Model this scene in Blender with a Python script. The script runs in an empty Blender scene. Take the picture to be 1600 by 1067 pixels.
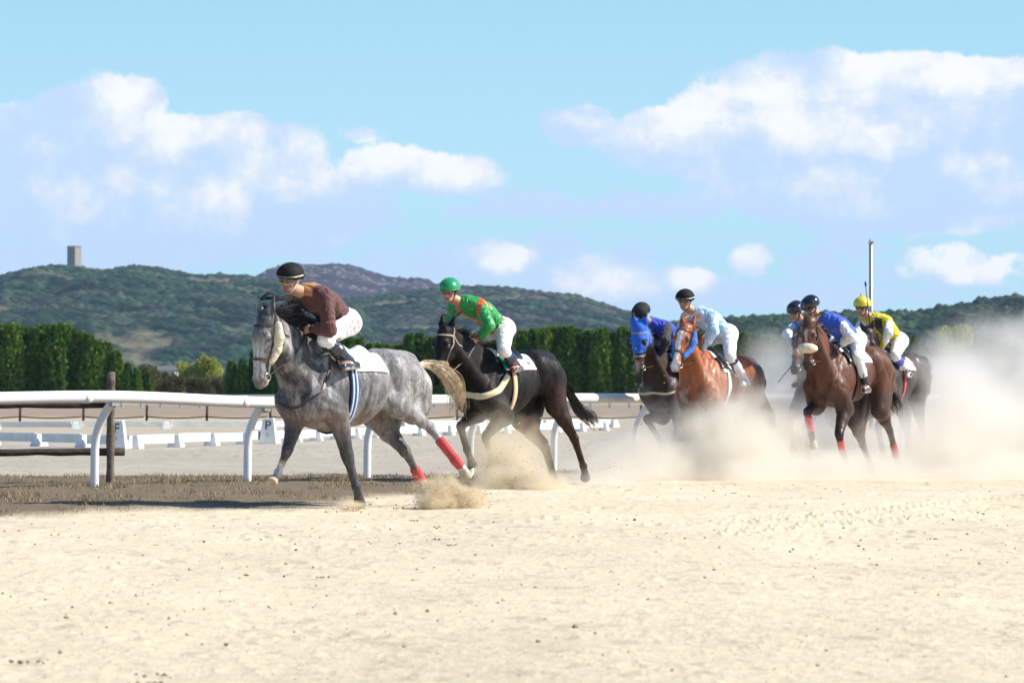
import bpy, math, random
import numpy as np
from mathutils import Vector, Matrix
from mathutils.bvhtree import BVHTree
R = math.radians
rng = np.random.default_rng(7)
random.seed(7)
C = bpy.context.scene.collection
scene = bpy.context.scene

# ------------------------------------------------------------------ camera
F = 6000.0            # focal length in pixels of the 1600 px wide photograph (135 mm lens)
CAMH = 0.96
TILT = math.atan(88.5 / F)
cam_d = bpy.data.cameras.new('camera')
cam_d.lens = 135.0; cam_d.sensor_width = 36.0
cam_d.clip_start = 0.5; cam_d.clip_end = 30000
cam_d.dof.use_dof = True; cam_d.dof.focus_distance = 37.5; cam_d.dof.aperture_fstop = 8.0
cam = bpy.data.objects.new('camera', cam_d); C.objects.link(cam)
cam.location = (0, 0, CAMH); cam.rotation_euler = (R(90) + TILT, 0, 0)
scene.camera = cam

# ------------------------------------------------------------------ world: sky and clouds
SUN_DIR = Vector((0.80, 0.02, 0.70)).normalized()        # towards the sun: from the right
SUN_EL = math.asin(SUN_DIR.z); SUN_AZ = math.atan2(SUN_DIR.x, SUN_DIR.y)
world = bpy.data.worlds.new("World"); scene.world = world; world.use_nodes = True

class NT:
    """tiny node builder"""
    def __init__(s, tree): s.t = tree; s.n = tree.nodes; s.l = tree.links
    def node(s, kind, **kw):
        n = s.n.new(kind)
        for k, v in kw.items(): setattr(n, k, v)
        return n
    def put(s, sock, v):
        if isinstance(v, bpy.types.NodeSocket): s.l.new(v, sock)
        elif v is not None: sock.default_value = v
    def math(s, op, a, b=None, c=None, clamp=False):
        n = s.node('ShaderNodeMath', operation=op); n.use_clamp = clamp
        s.put(n.inputs[0], a)
        if b is not None: s.put(n.inputs[1], b)
        if c is not None: s.put(n.inputs[2], c)
        return n.outputs[0]
    def vmath(s, op, a, b=None):
        n = s.node('ShaderNodeVectorMath', operation=op); s.put(n.inputs[0], a)
        if b is not None: s.put(n.inputs[1], b)
        return n.outputs[0]
    def comb(s, x, y, z):
        n = s.node('ShaderNodeCombineXYZ')
        for i, v in enumerate((x, y, z)): s.put(n.inputs[i], v)
        return n.outputs[0]
    def sep(s, v):
        n = s.node('ShaderNodeSeparateXYZ'); s.put(n.inputs[0], v); return n.outputs
    def noise(s, vec, scale, detail=4, rough=0.55, dist=0.0, dim='3D'):
        n = s.node('ShaderNodeTexNoise', noise_dimensions=dim)
        if vec is not None: s.put(n.inputs['Vector'], vec)
        n.inputs['Scale'].default_value = scale; n.inputs['Detail'].default_value = detail
        n.inputs['Roughness'].default_value = rough; n.inputs['Distortion'].default_value = dist
        return n.outputs[0]
    def mix(s, fac, a, b, mode='MIX'):
        n = s.node('ShaderNodeMix', data_type='RGBA', blend_type=mode)
        s.put(n.inputs[0], fac); s.put(n.inputs[6], a); s.put(n.inputs[7], b)
        return n.outputs[2]
    def maprange(s, v, a, b, c=0.0, d=1.0, smooth=True):
        n = s.node('ShaderNodeMapRange'); n.interpolation_type = 'SMOOTHSTEP' if smooth else 'LINEAR'
        s.put(n.inputs[0], v)
        for i, x in enumerate((a, b, c, d)): n.inputs[i + 1].default_value = x
        return n.outputs[0]
    def ramp(s, v, stops):
        n = s.node('ShaderNodeValToRGB'); s.put(n.inputs[0], v); e = n.color_ramp.elements
        while len(e) < len(stops): e.new(0.5)
        for el, (p, c) in zip(e, stops): el.position = p; el.color = (*c, 1) if len(c) == 3 else c
        return n.outputs[0]

def build_world():
    w = NT(world.node_tree); w.n.clear()
    out = w.node('ShaderNodeOutputWorld'); bg = w.node('ShaderNodeBackground')
    sky = w.node('ShaderNodeTexSky', sky_type='NISHITA')
    sky.sun_disc = False; sky.sun_elevation = SUN_EL; sky.sun_rotation = SUN_AZ
    sky.air_density = 1.0; sky.dust_density = 0.6; sky.ozone_density = 1.0; sky.altitude = 300
    tc = w.node('ShaderNodeTexCoord')
    x, y, z = w.sep(tc.outputs['Generated'])[:3]
    ay = w.math('MAXIMUM', w.math('ABSOLUTE', y), 0.02)
    u = w.math('DIVIDE', x, ay); v = w.math('DIVIDE', z, ay)
    # cloud coordinates in units of 0.1 radian
    U = w.math('MULTIPLY', u, 10.0); V = w.math('MULTIPLY', v, 10.0)
    p = w.comb(U, V, w.math('MULTIPLY', w.math('SIGN', y), 3.0))
    warp = w.noise(p, 2.6, 5, 0.62)
    warp2 = w.noise(w.vmath('ADD', p, (7.3, 2.1, 5.5)), 2.6, 5, 0.62)
    big = w.noise(p, 1.6, 7, 0.60)
    # directions of the clouds: (px, py, half width, half height, strength) as seen from the stand
    blobs = [(1075, 440, 60, 26, .8), (1010, 460, 70, 22, .7), (860, 385, 45, 18, .6), (1400, 430, 50, 18, .7), (700, 425, 60, 22, .7), (1330, 130, 260, 58, 1), (1490, 165, 230, 80, 1), (1180, 170, 150, 55, 1), (1370, 230, 330, 110, 1), (1130, 215, 190, 62, .8),
             (1280, 310, 160, 50, 1), (1500, 300, 200, 75, 1), (900, 195, 70, 30, .55), (1620, 230, 200, 130, 1),
             (100, 235, 330, 75, 1), (250, 330, 380, 90, 1), (120, 215, 260, 48, 1), (330, 235, 190, 55, 1), (430, 275, 100, 55, 1), (200, 300, 360, 80, .9), (400, 345, 210, 70, .75), (60, 300, 200, 90, .9),
             (190, 155, 75, 42, .8), (110, 160, 50, 25, .45), (605, 262, 85, 45, 1), (700, 275, 95, 38, 1), (570, 212, 45, 16, .6), (830, 318, 90, 12, .5),
             (790, 410, 75, 32, .8), (945, 450, 110, 40, .8), (990, 405, 35, 20, .6), (1175, 405, 50, 32, .8), (1260, 415, 65, 26, .7),
             (1490, 410, 80, 38, .85), (1590, 425, 70, 40, .8), (1330, 385, 60, 20, .5), (600, 430, 180, 30, .6), (30, 420, 80, 55, .6),
             (900, 330, 320, 10, .35), (1120, 320, 200, 12, .3), (1450, 345, 260, 22, .8), (1180, 460, 260, 22, .5), (300, 400, 500, 26, .45)]
    fld = None; low = None
    for (px, py, a, b, s) in blobs:
        cu = (px - 800) / 600.0; cv = (622 - py) / 600.0
        du = w.math('MULTIPLY', w.math('SUBTRACT', U, cu), 600.0 / a)
        dv = w.math('MULTIPLY', w.math('SUBTRACT', V, cv), 600.0 / b)
        d2 = w.math('MULTIPLY_ADD', du, du, w.math('MULTIPLY', dv, dv))
        f = w.math('MULTIPLY', w.math('SUBTRACT', 1.0, w.math('SQRT', d2)), min(a, b) / 60.0 * 1.0)
        f = w.math('MINIMUM', f, (0.75 if b > 42 else 0.26) * s)
        fld = f if fld is None else w.math('SMOOTH_MAX', fld, f, 0.12)
        if b > 24 and s >= .8:
            # how low in its own cloud: shaded bases
            h = w.math('SUBTRACT', w.math('MULTIPLY', dv, 0.5), w.math('MULTIPLY', d2, 0.6))
            low = h if low is None else w.math('SMOOTH_MAX', low, h, 0.2)
    elsewhere = w.maprange(w.noise(p, 0.35, 5, 0.6), 0.52, 0.72, -0.7, 0.3)
    outside = w.math('GREATER_THAN', w.math('ABSOLUTE', u), 0.2)
    outside = w.math('MAXIMUM', outside, w.math('GREATER_THAN', v, 0.16))
    outside = w.math('MAXIMUM', outside, w.math('LESS_THAN', y, 0.0))
    fld = w.math('MULTIPLY_ADD', outside, w.math('SUBTRACT', elsewhere, fld), fld)
    den = w.math('ADD', w.math('ADD', fld, 0.05), w.math('MULTIPLY', w.math('SUBTRACT', warp, 0.5), 1.35))
    fine = w.math('ADD', den, w.math('MULTIPLY', w.math('SUBTRACT', w.noise(p, 9.0, 8, 0.70), 0.5), 0.62))
    cov = w.maprange(fine, 0.0, 0.17)
    # billows: brighter heads, bluish-grey hollows and bases
    # self-relief: denser towards the light (up and right) means shaded
    lit = w.math('SUBTRACT', w.noise(w.vmath('ADD', p, (0.06, 0.10, 0)), 2.6, 6, 0.60), w.noise(w.vmath('ADD', p, (-0.03, -0.05, 0)), 2.6, 6, 0.60))
    bil = w.math('ADD', w.math('MULTIPLY', low, 0.75), w.math('MULTIPLY', lit, -2.6))
    bil = w.math('ADD', bil, w.math('MULTIPLY', w.math('SUBTRACT', w.noise(p, 5.5, 6, 0.62), 0.5), 1.3))
    bil = w.math('ADD', bil, w.math('MULTIPLY', w.math('SUBTRACT', 0.45, den), 0.35))
    puff = None
    for (px, py, a, b) in [(1075, 438, 40, 18), (700, 422, 45, 16), (1400, 428, 36, 14), (1270, 198, 75, 40), (1385, 222, 60, 26), (1310, 305, 100, 50), (1545, 282, 95, 48), (1460, 112, 150, 36), (1260, 132, 150, 34), (1090, 180, 80, 30), (1560, 345, 120, 18), (55, 215, 90, 34), (250, 208, 130, 32), (420, 225, 90, 30), (445, 278, 95, 46), (350, 300, 70, 34),
                           (605, 255, 75, 38), (705, 280, 75, 30), (790, 402, 50, 24), (950, 448, 75, 32), (1178, 402, 40, 26), (1262, 416, 50, 18), (1475, 402, 50, 26), (1520, 430, 50, 20), (1590, 415, 50, 20), (190, 142, 46, 34), (520, 370, 90, 26), (600, 420, 120, 16), (1200, 440, 60, 22), (30, 400, 60, 30), (885, 195, 45, 20)]:
        du = w.math('MULTIPLY', w.math('SUBTRACT', U, (px - 800) / 600.0), 600.0 / a); dv = w.math('MULTIPLY', w.math('SUBTRACT', V, (622 - py) / 600.0), 600.0 / b)
        q = w.math('SUBTRACT', 1.0, w.math('MULTIPLY_ADD', du, du, w.math('MULTIPLY', dv, dv)))
        puff = q if puff is None else w.math('MAXIMUM', puff, q)
    bil = w.math('ADD', bil, w.math('MULTIPLY', w.math('MAXIMUM', puff, -0.5), 0.24))
    bil = w.math('ADD', bil, w.math('MULTIPLY', w.math('SUBTRACT', w.noise(p, 16.0, 5, 0.6), 0.5), 0.7))
    bil = w.maprange(bil, -0.48, 0.50)
    ccol = w.ramp(bil, [(0.0, CLOUD_LO), (0.55, CLOUD_MID), (1.0, CLOUD_HI)])
    skyc = w.mix(1.0, sky.outputs[0], SKY_TINT, 'MULTIPLY')
    # whiter towards the horizon (thin haze layer of the air itself)
    pale = w.ramp(w.maprange(v, 0.0, 0.11, 0, 1, False), [(0.0, (3.7, 5.4, 6.7)), (0.45, (3.55, 5.75, 6.75)), (1.0, (2.75, 4.95, 6.35))])
    skyc = w.mix(w.maprange(z, 0.11, 0.35, 0.92, 0.0), skyc, pale)
    col = w.mix(w.math('MULTIPLY', cov, 0.93), skyc, ccol)
    up = w.maprange(z, -0.02, 0.0)
    col = w.mix(up, (2.2, 2.0, 1.6, 1), col)
    w.put(bg.inputs[0], col); bg.inputs[1].default_value = SKY_STRENGTH
    w.l.new(bg.outputs[0], out.inputs[0])
    world.cycles.sampling_method = 'MANUAL'; world.cycles.sample_map_resolution = 512

SKY_STRENGTH = 0.10
CLOUD_HI = (7.3, 7.2, 7.1); CLOUD_MID = (5.7, 6.1, 6.8); CLOUD_LO = (4.1, 5.25, 6.95)
SKY_TINT = (.70, .90, 1.10, 1)
build_world()

sun_d = bpy.data.lights.new('sun', 'SUN'); sun_d.energy = 5.0; sun_d.angle = R(0.53); sun_d.color = (1.0, 0.94, 0.84)
sun = bpy.data.objects.new('sun', sun_d); C.objects.link(sun)
sun.rotation_euler = SUN_DIR.to_track_quat('Z', 'Y').to_euler(); sun.location = (30, 0, 40)

scene.view_settings.view_transform = 'Standard'; scene.view_settings.look = 'None'
scene.view_settings.exposure = 0.55; scene.view_settings.gamma = 1.0
scene.cycles.volume_step_rate = 1.0; scene.cycles.volume_max_steps = 256; scene.cycles.volume_bounces = 3
scene.cycles.max_bounces = 8; scene.cycles.diffuse_bounces = 3; scene.cycles.glossy_bounces = 3
scene.cycles.transparent_max_bounces = 8; scene.cycles.use_denoising = True
scene.cycles.sample_clamp_indirect = 6

# ------------------------------------------------------------------ helpers
CT, ST = math.cos(TILT), math.sin(TILT)
def ray(px, py):
    cx = (px - 800) / F; cy = (533.5 - py) / F
    return Vector((cx, CT - cy * ST, ST + cy * CT))
def at(px, py, D):
    """world point at depth D metres in front of the stand, seen in direction px,py"""
    r = ray(px, py); r = r * (D / r.y)
    return Vector((r.x, r.y, r.z + CAMH))
def onground(px, py, z=0.0):
    r = ray(px, py); t = (z - CAMH) / r.z
    return Vector((r.x * t, r.y * t, z))
def topx(p):
    v = Vector(p) - Vector((0, 0, CAMH)); 
    dy = v.y * CT + v.z * ST; dz = -v.y * ST + v.z * CT
    return (800 + F * v.x / dy, 533.5 - F * dz / dy)

def tag(o, label=None, cat=None, group=None, kind=None):
    if label: o['label'] = label
    if cat: o['category'] = cat
    if group: o['group'] = group
    if kind: o['kind'] = kind
    return o
def empty(name, loc, rz=0.0, label=None, cat=None, group=None):
    o = bpy.data.objects.new(name, None); C.objects.link(o); o.location = loc; o.rotation_euler = (0, 0, rz)
    o.empty_display_size = 0.1
    return tag(o, label, cat, group)
def mesh_obj(name, verts, faces, mat=None, parent=None, loc=None, smooth=True, mats=None, mat_idx=None, colors=None, world_coords=False):
    """links ONE mesh object; world_coords: verts are world positions, taken relative to the parent/loc"""
    verts = np.asarray(verts, dtype=np.float64).reshape(-1, 3)
    if world_coords:
        o0 = np.array(parent_loc(parent) if parent else (loc or (0, 0, 0)))
        verts = verts - o0
    me = bpy.data.meshes.new(name)
    if isinstance(faces, np.ndarray):
        n = faces.shape[1]
        me.vertices.add(len(verts)); me.vertices.foreach_set('co', verts.astype(np.float32).ravel())
        me.loops.add(faces.size); me.loops.foreach_set('vertex_index', faces.astype(np.int32).ravel())
        me.polygons.add(len(faces))
        me.polygons.foreach_set('loop_start', np.arange(0, faces.size, n, dtype=np.int32))
        me.polygons.foreach_set('loop_total', np.full(len(faces), n, dtype=np.int32))
        me.update(calc_edges=True); me.validate()
    else:
        me.from_pydata([tuple(v) for v in verts], [], [tuple(f) for f in faces]); me.validate(); me.update()
    if smooth: me.polygons.foreach_set('use_smooth', np.ones(len(me.polygons), dtype=bool))
    if mats:
        for m in mats: me.materials.append(m)
        if mat_idx is not None: me.polygons.foreach_set('material_index', np.asarray(mat_idx, dtype=np.int32))
    elif mat: me.materials.append(mat)
    if colors is not None:
        a = me.color_attributes.new('coat', 'FLOAT_COLOR', 'POINT')
        c = np.ones((len(verts), 4), dtype=np.float32); c[:, :3] = colors
        a.data.foreach_set('color', c.ravel())
    o = bpy.data.objects.new(name, me); C.objects.link(o)
    if parent: o.parent = parent
    if loc is not None: o.location = loc
    return o
def parent_loc(p):
    v = Vector((0, 0, 0))
    while p is not None: v = v + Vector(p.location); p = p.parent
    return v

# numpy noise -------------------------------------------------------
def _hash(ix, iy, iz, seed=0):
    h = (ix.astype(np.int64) * 374761393 + iy.astype(np.int64) * 668265263 + iz.astype(np.int64) * 2147483647 + seed * 974711) & 0xffffffff
    h = ((h ^ (h >> 13)) * 1274126177) & 0xffffffff
    h = (h ^ (h >> 16)) & 0xffffffff
    return h.astype(np.float64) / 4294967295.0
def vnoise(p, seed=0):
    p = np.asarray(p, dtype=np.float64)
    i = np.floor(p); f = p - i; f = f * f * (3 - 2 * f); i = i.astype(np.int64)
    r = 0
    for dx in (0, 1):
        wx = f[..., 0] if dx else 1 - f[..., 0]
        for dy in (0, 1):
            wy = f[..., 1] if dy else 1 - f[..., 1]
            if p.shape[-1] == 2:
                r = r + wx * wy * _hash(i[..., 0] + dx, i[..., 1] + dy, i[..., 0] * 0, seed)
            else:
                for dz in (0, 1):
                    wz = f[..., 2] if dz else 1 - f[..., 2]
                    r = r + wx * wy * wz * _hash(i[..., 0] + dx, i[..., 1] + dy, i[..., 2] + dz, seed)
    return r
def fbm(p, oct=4, seed=0, gain=0.5):
    p = np.asarray(p, dtype=np.float64); s = 0; a = 1; t = 0
    for k in range(oct):
        s = s + a * vnoise(p * (2.03 ** k) + k * 17.3, seed + k); t += a; a *= gain
    return s / t
def sstep(a, b, x):
    t = np.clip((x - a) / (b - a), 0, 1); return t * t * (3 - 2 * t)

# materials ---------------------------------------------------------
def mat(name, color=(0.5, 0.5, 0.5), rough=0.6, spec=0.5, metallic=0.0, bump=None, var=None, sheen=0.0, coat=0.0, sub=0.0, vcol=False, vary_scale=8.0, trans=None):
    """bump=(scale, strength, distance); var = amount of value noise"""
    m = bpy.data.materials.new(name); m.use_nodes = True
    t = NT(m.node_tree); b = t.n['Principled BSDF']
    b.inputs['Roughness'].default_value = rough; b.inputs['Metallic'].default_value = metallic
    b.inputs['Specular IOR Level'].default_value = spec; b.inputs['Sheen Weight'].default_value = sheen
    b.inputs['Coat Weight'].default_value = coat; b.inputs['Coat Roughness'].default_value = 0.25
    tc = t.node('ShaderNodeTexCoord'); col = None
    if vcol:
        a = t.node('ShaderNodeAttribute', attribute_name='coat'); col = a.outputs['Color']
    else:
        rgb = t.node('ShaderNodeRGB'); rgb.outputs[0].default_value = (*color, 1); col = rgb.outputs[0]
    if var:
        n = t.noise(tc.outputs['Object'], vary_scale, 5, 0.6)
        k = t.maprange(n, 0.3, 0.7, 1 - var, 1 + var)
        vm = t.node('ShaderNodeVectorMath', operation='SCALE'); t.put(vm.inputs[0], col); t.put(vm.inputs[3], k); col = vm.outputs[0]
    t.put(b.inputs['Base Color'], col)
    if bump:
        n = t.noise(tc.outputs['Object'], bump[0], 5, 0.6)
        bp = t.node('ShaderNodeBump'); bp.inputs['Strength'].default_value = bump[1]; bp.inputs['Distance'].default_value = bump[2]
        t.put(bp.inputs['Height'], n); t.put(b.inputs['Normal'], bp.outputs[0])
    if sub:
        b.inputs['Subsurface Weight'].default_value = sub; b.inputs['Subsurface Radius'].default_value = (0.01, 0.004, 0.002)
    return m

# simple shape helpers (return verts, faces) -------------------------
def merge(parts):
    V = []; Fc = []; n = 0
    for v, f in parts:
        V.extend([tuple(x) for x in v]); Fc.extend([tuple(i + n for i in q) for q in f]); n += len(v)
    return V, Fc
def box(c, s, rz=0.0, taper=1.0, bevel=0.0):
    """box centred at c with full size s; taper scales the top"""
    hx, hy, hz = s[0] / 2, s[1] / 2, s[2] / 2; cr, sr = math.cos(rz), math.sin(rz); v = []
    def ring(z, k, inset=0.0):
        x, y = hx * k - inset, hy * k - inset
        for (a, b_) in ((-x, -y), (x, -y), (x, y), (-x, y)):
            v.append((c[0] + a * cr - b_ * sr, c[1] + a * sr + b_ * cr, c[2] + z))
    if bevel > 0:
        ring(-hz, 1, bevel); ring(-hz + bevel, 1); ring(hz - bevel, taper); ring(hz, taper, bevel)
    else: ring(-hz, 1); ring(hz, taper)
    n = len(v) // 4; f = [(3, 2, 1, 0), tuple(range(4 * n - 4, 4 * n))]
    for k in range(n - 1):
        for i in range(4):
            j = (i + 1) % 4; f.append((4 * k + i, 4 * k + j, 4 * k + 4 + j, 4 * k + 4 + i))
    return v, f
def tube(path, rad, n=10, caps=True, squash=None, up=(0, 0, 1)):
    """sweeps an n-gon along path; rad a number or a list; squash=(a,b) multiplies side/up radii"""
    P = [Vector(p) for p in path]; m = len(P)
    rad = [rad] * m if np.isscalar(rad) else list(rad)
    v = []; f = []; a, b = squash or (1, 1); prev = None
    for i, p in enumerate(P):
        t = (P[min(i + 1, m - 1)] - P[max(i - 1, 0)]).normalized()
        if prev is None:
            u = Vector(up); u = (u - t * u.dot(t))
            if u.length < 1e-3: u = Vector((1, 0, 0)) - t * t.x
        else: u = prev - t * prev.dot(t)
        u.normalize(); prev = u; s = t.cross(u)
        for k in range(n):
            an = 2 * math.pi * k / n
            v.append(p + s * (math.cos(an) * rad[i] * a) + u * (math.sin(an) * rad[i] * b))
    for i in range(m - 1):
        for k in range(n):
            j = (k + 1) % n; f.append((i * n + k, i * n + j, (i + 1) * n + j, (i + 1) * n + k))
    if caps: f.append(tuple(range(n))[::-1]); f.append(tuple((m - 1) * n + k for k in range(n)))
    return v, f
def spline(pts, n=8):
    """Catmull-Rom through pts"""
    P = [np.array(p, dtype=float) for p in pts]; P = [2 * P[0] - P[1]] + P + [2 * P[-1] - P[-2]]; out = []
    for i in range(1, len(P) - 2):
        for k in range(n):
            t = k / n
            out.append(0.5 * ((2 * P[i]) + (-P[i - 1] + P[i + 1]) * t + (2 * P[i - 1] - 5 * P[i] + 4 * P[i + 1] - P[i + 2]) * t * t + (-P[i - 1] + 3 * P[i] - 3 * P[i + 1] + P[i + 2]) * t ** 3))
    out.append(P[-2]); return out
def text_mesh(txt, size, thick=0.004):
    cu = bpy.data.curves.new('txt', 'FONT'); cu.body = txt; cu.size = size; cu.extrude = thick; cu.align_x = 'CENTER'; cu.align_y = 'CENTER'
    o = bpy.data.objects.new('txt', cu); C.objects.link(o)
    me = bpy.data.meshes.new_from_object(o.evaluated_get(bpy.context.evaluated_depsgraph_get()))
    v = [tuple(x.co) for x in me.vertices]; f = [tuple(p.vertices) for p in me.polygons]
    bpy.data.objects.remove(o); bpy.data.curves.remove(cu); bpy.data.meshes.remove(me)
    return v, f
# ------------------------------------------------------------------ ground
def ground_z(x, y):
    """large shapes of the ground: flat track and arena, the far field rises a little"""
    return 0.75 * sstep(150, 400, y)
RAIL = [(-7.6, 34.6), (-5.85, 37.3), (-4.28, 39.4), (-2.85, 41.4), (-1.62, 43.0), (-0.49, 45.3), (0.52, 47.9), (1.62, 50.6), (2.9, 53.0), (4.3, 55.2), (5.8, 57.2), (7.4, 59.0)]
def grass_amount(x, y):
    """1 inside the strip of dry grass under the rail"""
    w = fbm(np.stack([x * 0.9, y * 0.35], -1), 4, 3) - 0.5
    front = np.interp(x, [-9, -4.6, -3.2, -1.9, -1.0, -0.2, 1.0, 3.0, 8], [24.5, 29.6, 31.0, 33.6, 37.5, 41.5, 45.0, 48.5, 55])
    back = np.interp(x, [-9, -5, -3.2, -1.5, -0.2, 1.0, 3.0, 8], [44.5, 45.3, 45.0, 45.2, 46.3, 48.5, 51.5, 58])
    a = sstep(-0.6, 1.6, y - front + w * 5.5) * sstep(-0.6, 1.0, back - y + w * 4.0)
    return a
def bank(x, y, g):
    return g * (0.03 * fbm(np.stack([x, y], -1) * [3, 2], 4, 21) + .05 * sstep(0, 3.5, y - np.interp(x, [-9, -4.6, -3.2, -1.9, -1.0, -0.2, 1.0, 3.0, 8], [24.5, 29.6, 31.0, 33.6, 37.5, 41.5, 45.0, 48.5, 55])))
def build_ground():
    f = 3840.0
    ys = [8.0]
    while ys[-1] < 62: ys.append(ys[-1] + min(0.22, max(0.045, ys[-1] ** 2 / (f * 0.96) * 0.9)))
    while ys[-1] < 6050: ys.append(ys[-1] * 1.03)
    ys = np.array([-60.0, -20.0, 0.0, 4.0] + ys)
    us = np.concatenate([-np.geomspace(1.0, 1e-3, 1)[:0], np.linspace(-1, 1, 760)])
    us = np.sign(us) * (0.42 * np.abs(us) + 0.58 * np.abs(us) ** 9)      # dense in the middle, wide at the rim
    half = 1.9 + 0.40 * np.clip(ys, 0, None); half = np.minimum(np.where(ys < 8, 60, half + np.clip(ys - 80, 0, None) * 1.0), 2900)
    X = us[None, :] * half[:, None]; X[:, 0] = -np.maximum(half, 400) - 0; X[:, -1] = np.maximum(half, 400)
    Y = np.repeat(ys[:, None], len(us), 1)
    g = grass_amount(X, Y)
    near = sstep(110, 60, Y) * (Y > 7)
    P = np.stack([X, Y], -1)
    # loose sand: soft swells, clods and pits; hoof marks; a tyre track
    z = 0.022 * (fbm(P * [0.9, 0.35], 3, 11) - 0.5) + 0.009 * (fbm(P * [4.0, 2.4], 4, 12) - 0.5)
    c = fbm(P * [11, 7], 3, 13); z += 0.006 * np.clip(c - 0.60, 0, 1) * 2.4 - 0.004 * np.clip(0.34 - c, 0, 1) * 3
    c2 = fbm(P * [26, 17], 2, 14); z += 0.010 * np.clip(c2 - 0.62, 0, 1) * 2
    track = (Y < 60) & (g < 0.4)
    r2 = np.random.default_rng(5)
    hm = np.zeros_like(z)
    def pit(cx, cy, a, b, dep):
        d = np.sqrt(((X - cx) / a) ** 2 + ((Y - cy) / b) ** 2)
        m = d < 2.4
        dd = d[m]; hm[m] += -dep * np.exp(-dd ** 4 * 1.2) + 0.55 * dep * np.exp(-((dd - 1.35) / 0.35) ** 2)
    for k in range(420):
        cy = r2.uniform(11, 48); cx = r2.uniform(-0.17, 0.17) * cy * 1.3
        pit(cx, cy, r2.uniform(.05, .085), r2.uniform(.09, .20), r2.uniform(.008, .024) * min(1, max(.25, (cy - 14) / 16)))
    # the double row of tread marks of the harrow's tractor on the right
    for q in range(2):
        for k in range(46):
            t = k / 45
            a = onground(1140 + t * 500, 818 - t * 46 + q * 16)
            pit(a.x, a.y, .05, .16, .034)
    z += hm * (g < 0.5)
    z += bank(X, Y, g)
    arena = sstep(0, 1.5, Y - np.interp(X, [-9, -5, -3.2, -1.5, -0.2, 1.0, 3.0, 8, 30], [44.5, 45.3, 45.0, 45.2, 46.3, 48.5, 51.5, 58, 70]))
    Z = z * near + ground_z(X, Y)
    # zone colours: real colours of the soil
    col = np.zeros(X.shape + (3,))
    sand = np.array([0.72, 0.615, 0.44]); ar = np.array([0.43, 0.385, 0.315]); br = np.array([0.285, 0.215, 0.15]); beige = np.array([.46, .385, .27]); field = np.array([.14, .16, .06])
    pale = fbm(P * [0.5, 0.22], 4, 31)[..., None]; col[:] = sand * (0.90 + 0.2 * pale)
    col = col * (1 - arena[..., None]) + arena[..., None] * ar * (0.9 + 0.2 * pale)
    t1 = sstep(112, 122, Y + 6 * (pale[..., 0] - .5))[..., None]; col = col * (1 - t1) + t1 * beige
    t2 = sstep(182, 198, Y)[..., None]; col = col * (1 - t2) + t2 * np.array([.30, .235, .175])
    t3 = sstep(285, 300, Y)[..., None]; col = col * (1 - t3) + t3 * np.array([.36, .29, .22])
    t4 = sstep(380, 400, Y)[..., None]; col = col * (1 - t4) + t4 * field
    soil = np.array([0.090, 0.060, 0.034]) * (0.75 + 0.6 * fbm(P * [5, 2.5], 4, 41)[..., None])
    col = col * (1 - g[..., None] * .85) + g[..., None] * .85 * soil
    # damp dark crumbs
    mot = fbm(P * [2.2, .7], 4, 61); mot2 = fbm(P * [18, 9], 3, 62); col = col * (1 + (near > 0)[..., None] * ((mot - .5) * .20 + (mot2 - .5) * .26)[..., None])
    d = sstep(0.69, 0.76, fbm(P * [9, 3.5], 3, 51)) * (near > 0) * 0.5
    col = col * (1 - d[..., None] * 0.35)
    n, m = X.shape
    idx = np.arange(n * m).reshape(n, m)
    faces = np.stack([idx[:-1, :-1], idx[:-1, 1:], idx[1:, 1:], idx[1:, :-1]], -1).reshape(-1, 4)
    mt = mat('sandy_ground', vcol=True, rough=0.95, spec=0.15)
    t = NT(mt.node_tree); b = t.n['Principled BSDF']; tc = t.node('ShaderNodeTexCoord')
    n1 = t.noise(tc.outputs['Object'], 95, 4, 0.75); n2 = t.noise(tc.outputs['Object'], 14, 4, 0.65)
    h = t.math('ADD', n1, t.math('MULTIPLY', n2, 1.6))
    bp = t.node('ShaderNodeBump'); bp.inputs['Strength'].default_value = 0.75; bp.inputs['Distance'].default_value = 0.014
    t.put(bp.inputs['Height'], h); t.put(b.inputs['Normal'], bp.outputs[0])
    a = [x for x in t.n if x.type == 'ATTRIBUTE'][0]
    k = t.maprange(t.noise(tc.outputs['Object'], 48, 5, 0.8), 0.3, 0.7, 0.76, 1.18)
    sc = t.node('ShaderNodeVectorMath', operation='SCALE'); t.put(sc.inputs[0], a.outputs['Color']); t.put(sc.inputs[3], k)
    t.put(b.inputs['Base Color'], sc.outputs[0])
    o = mesh_obj('ground', np.stack([X, Y, Z], -1), faces, mt, colors=col.reshape(-1, 3))
    tag(o, 'pale sand track, grey arena sand and fields to the horizon', kind='structure')
build_ground()

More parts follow.
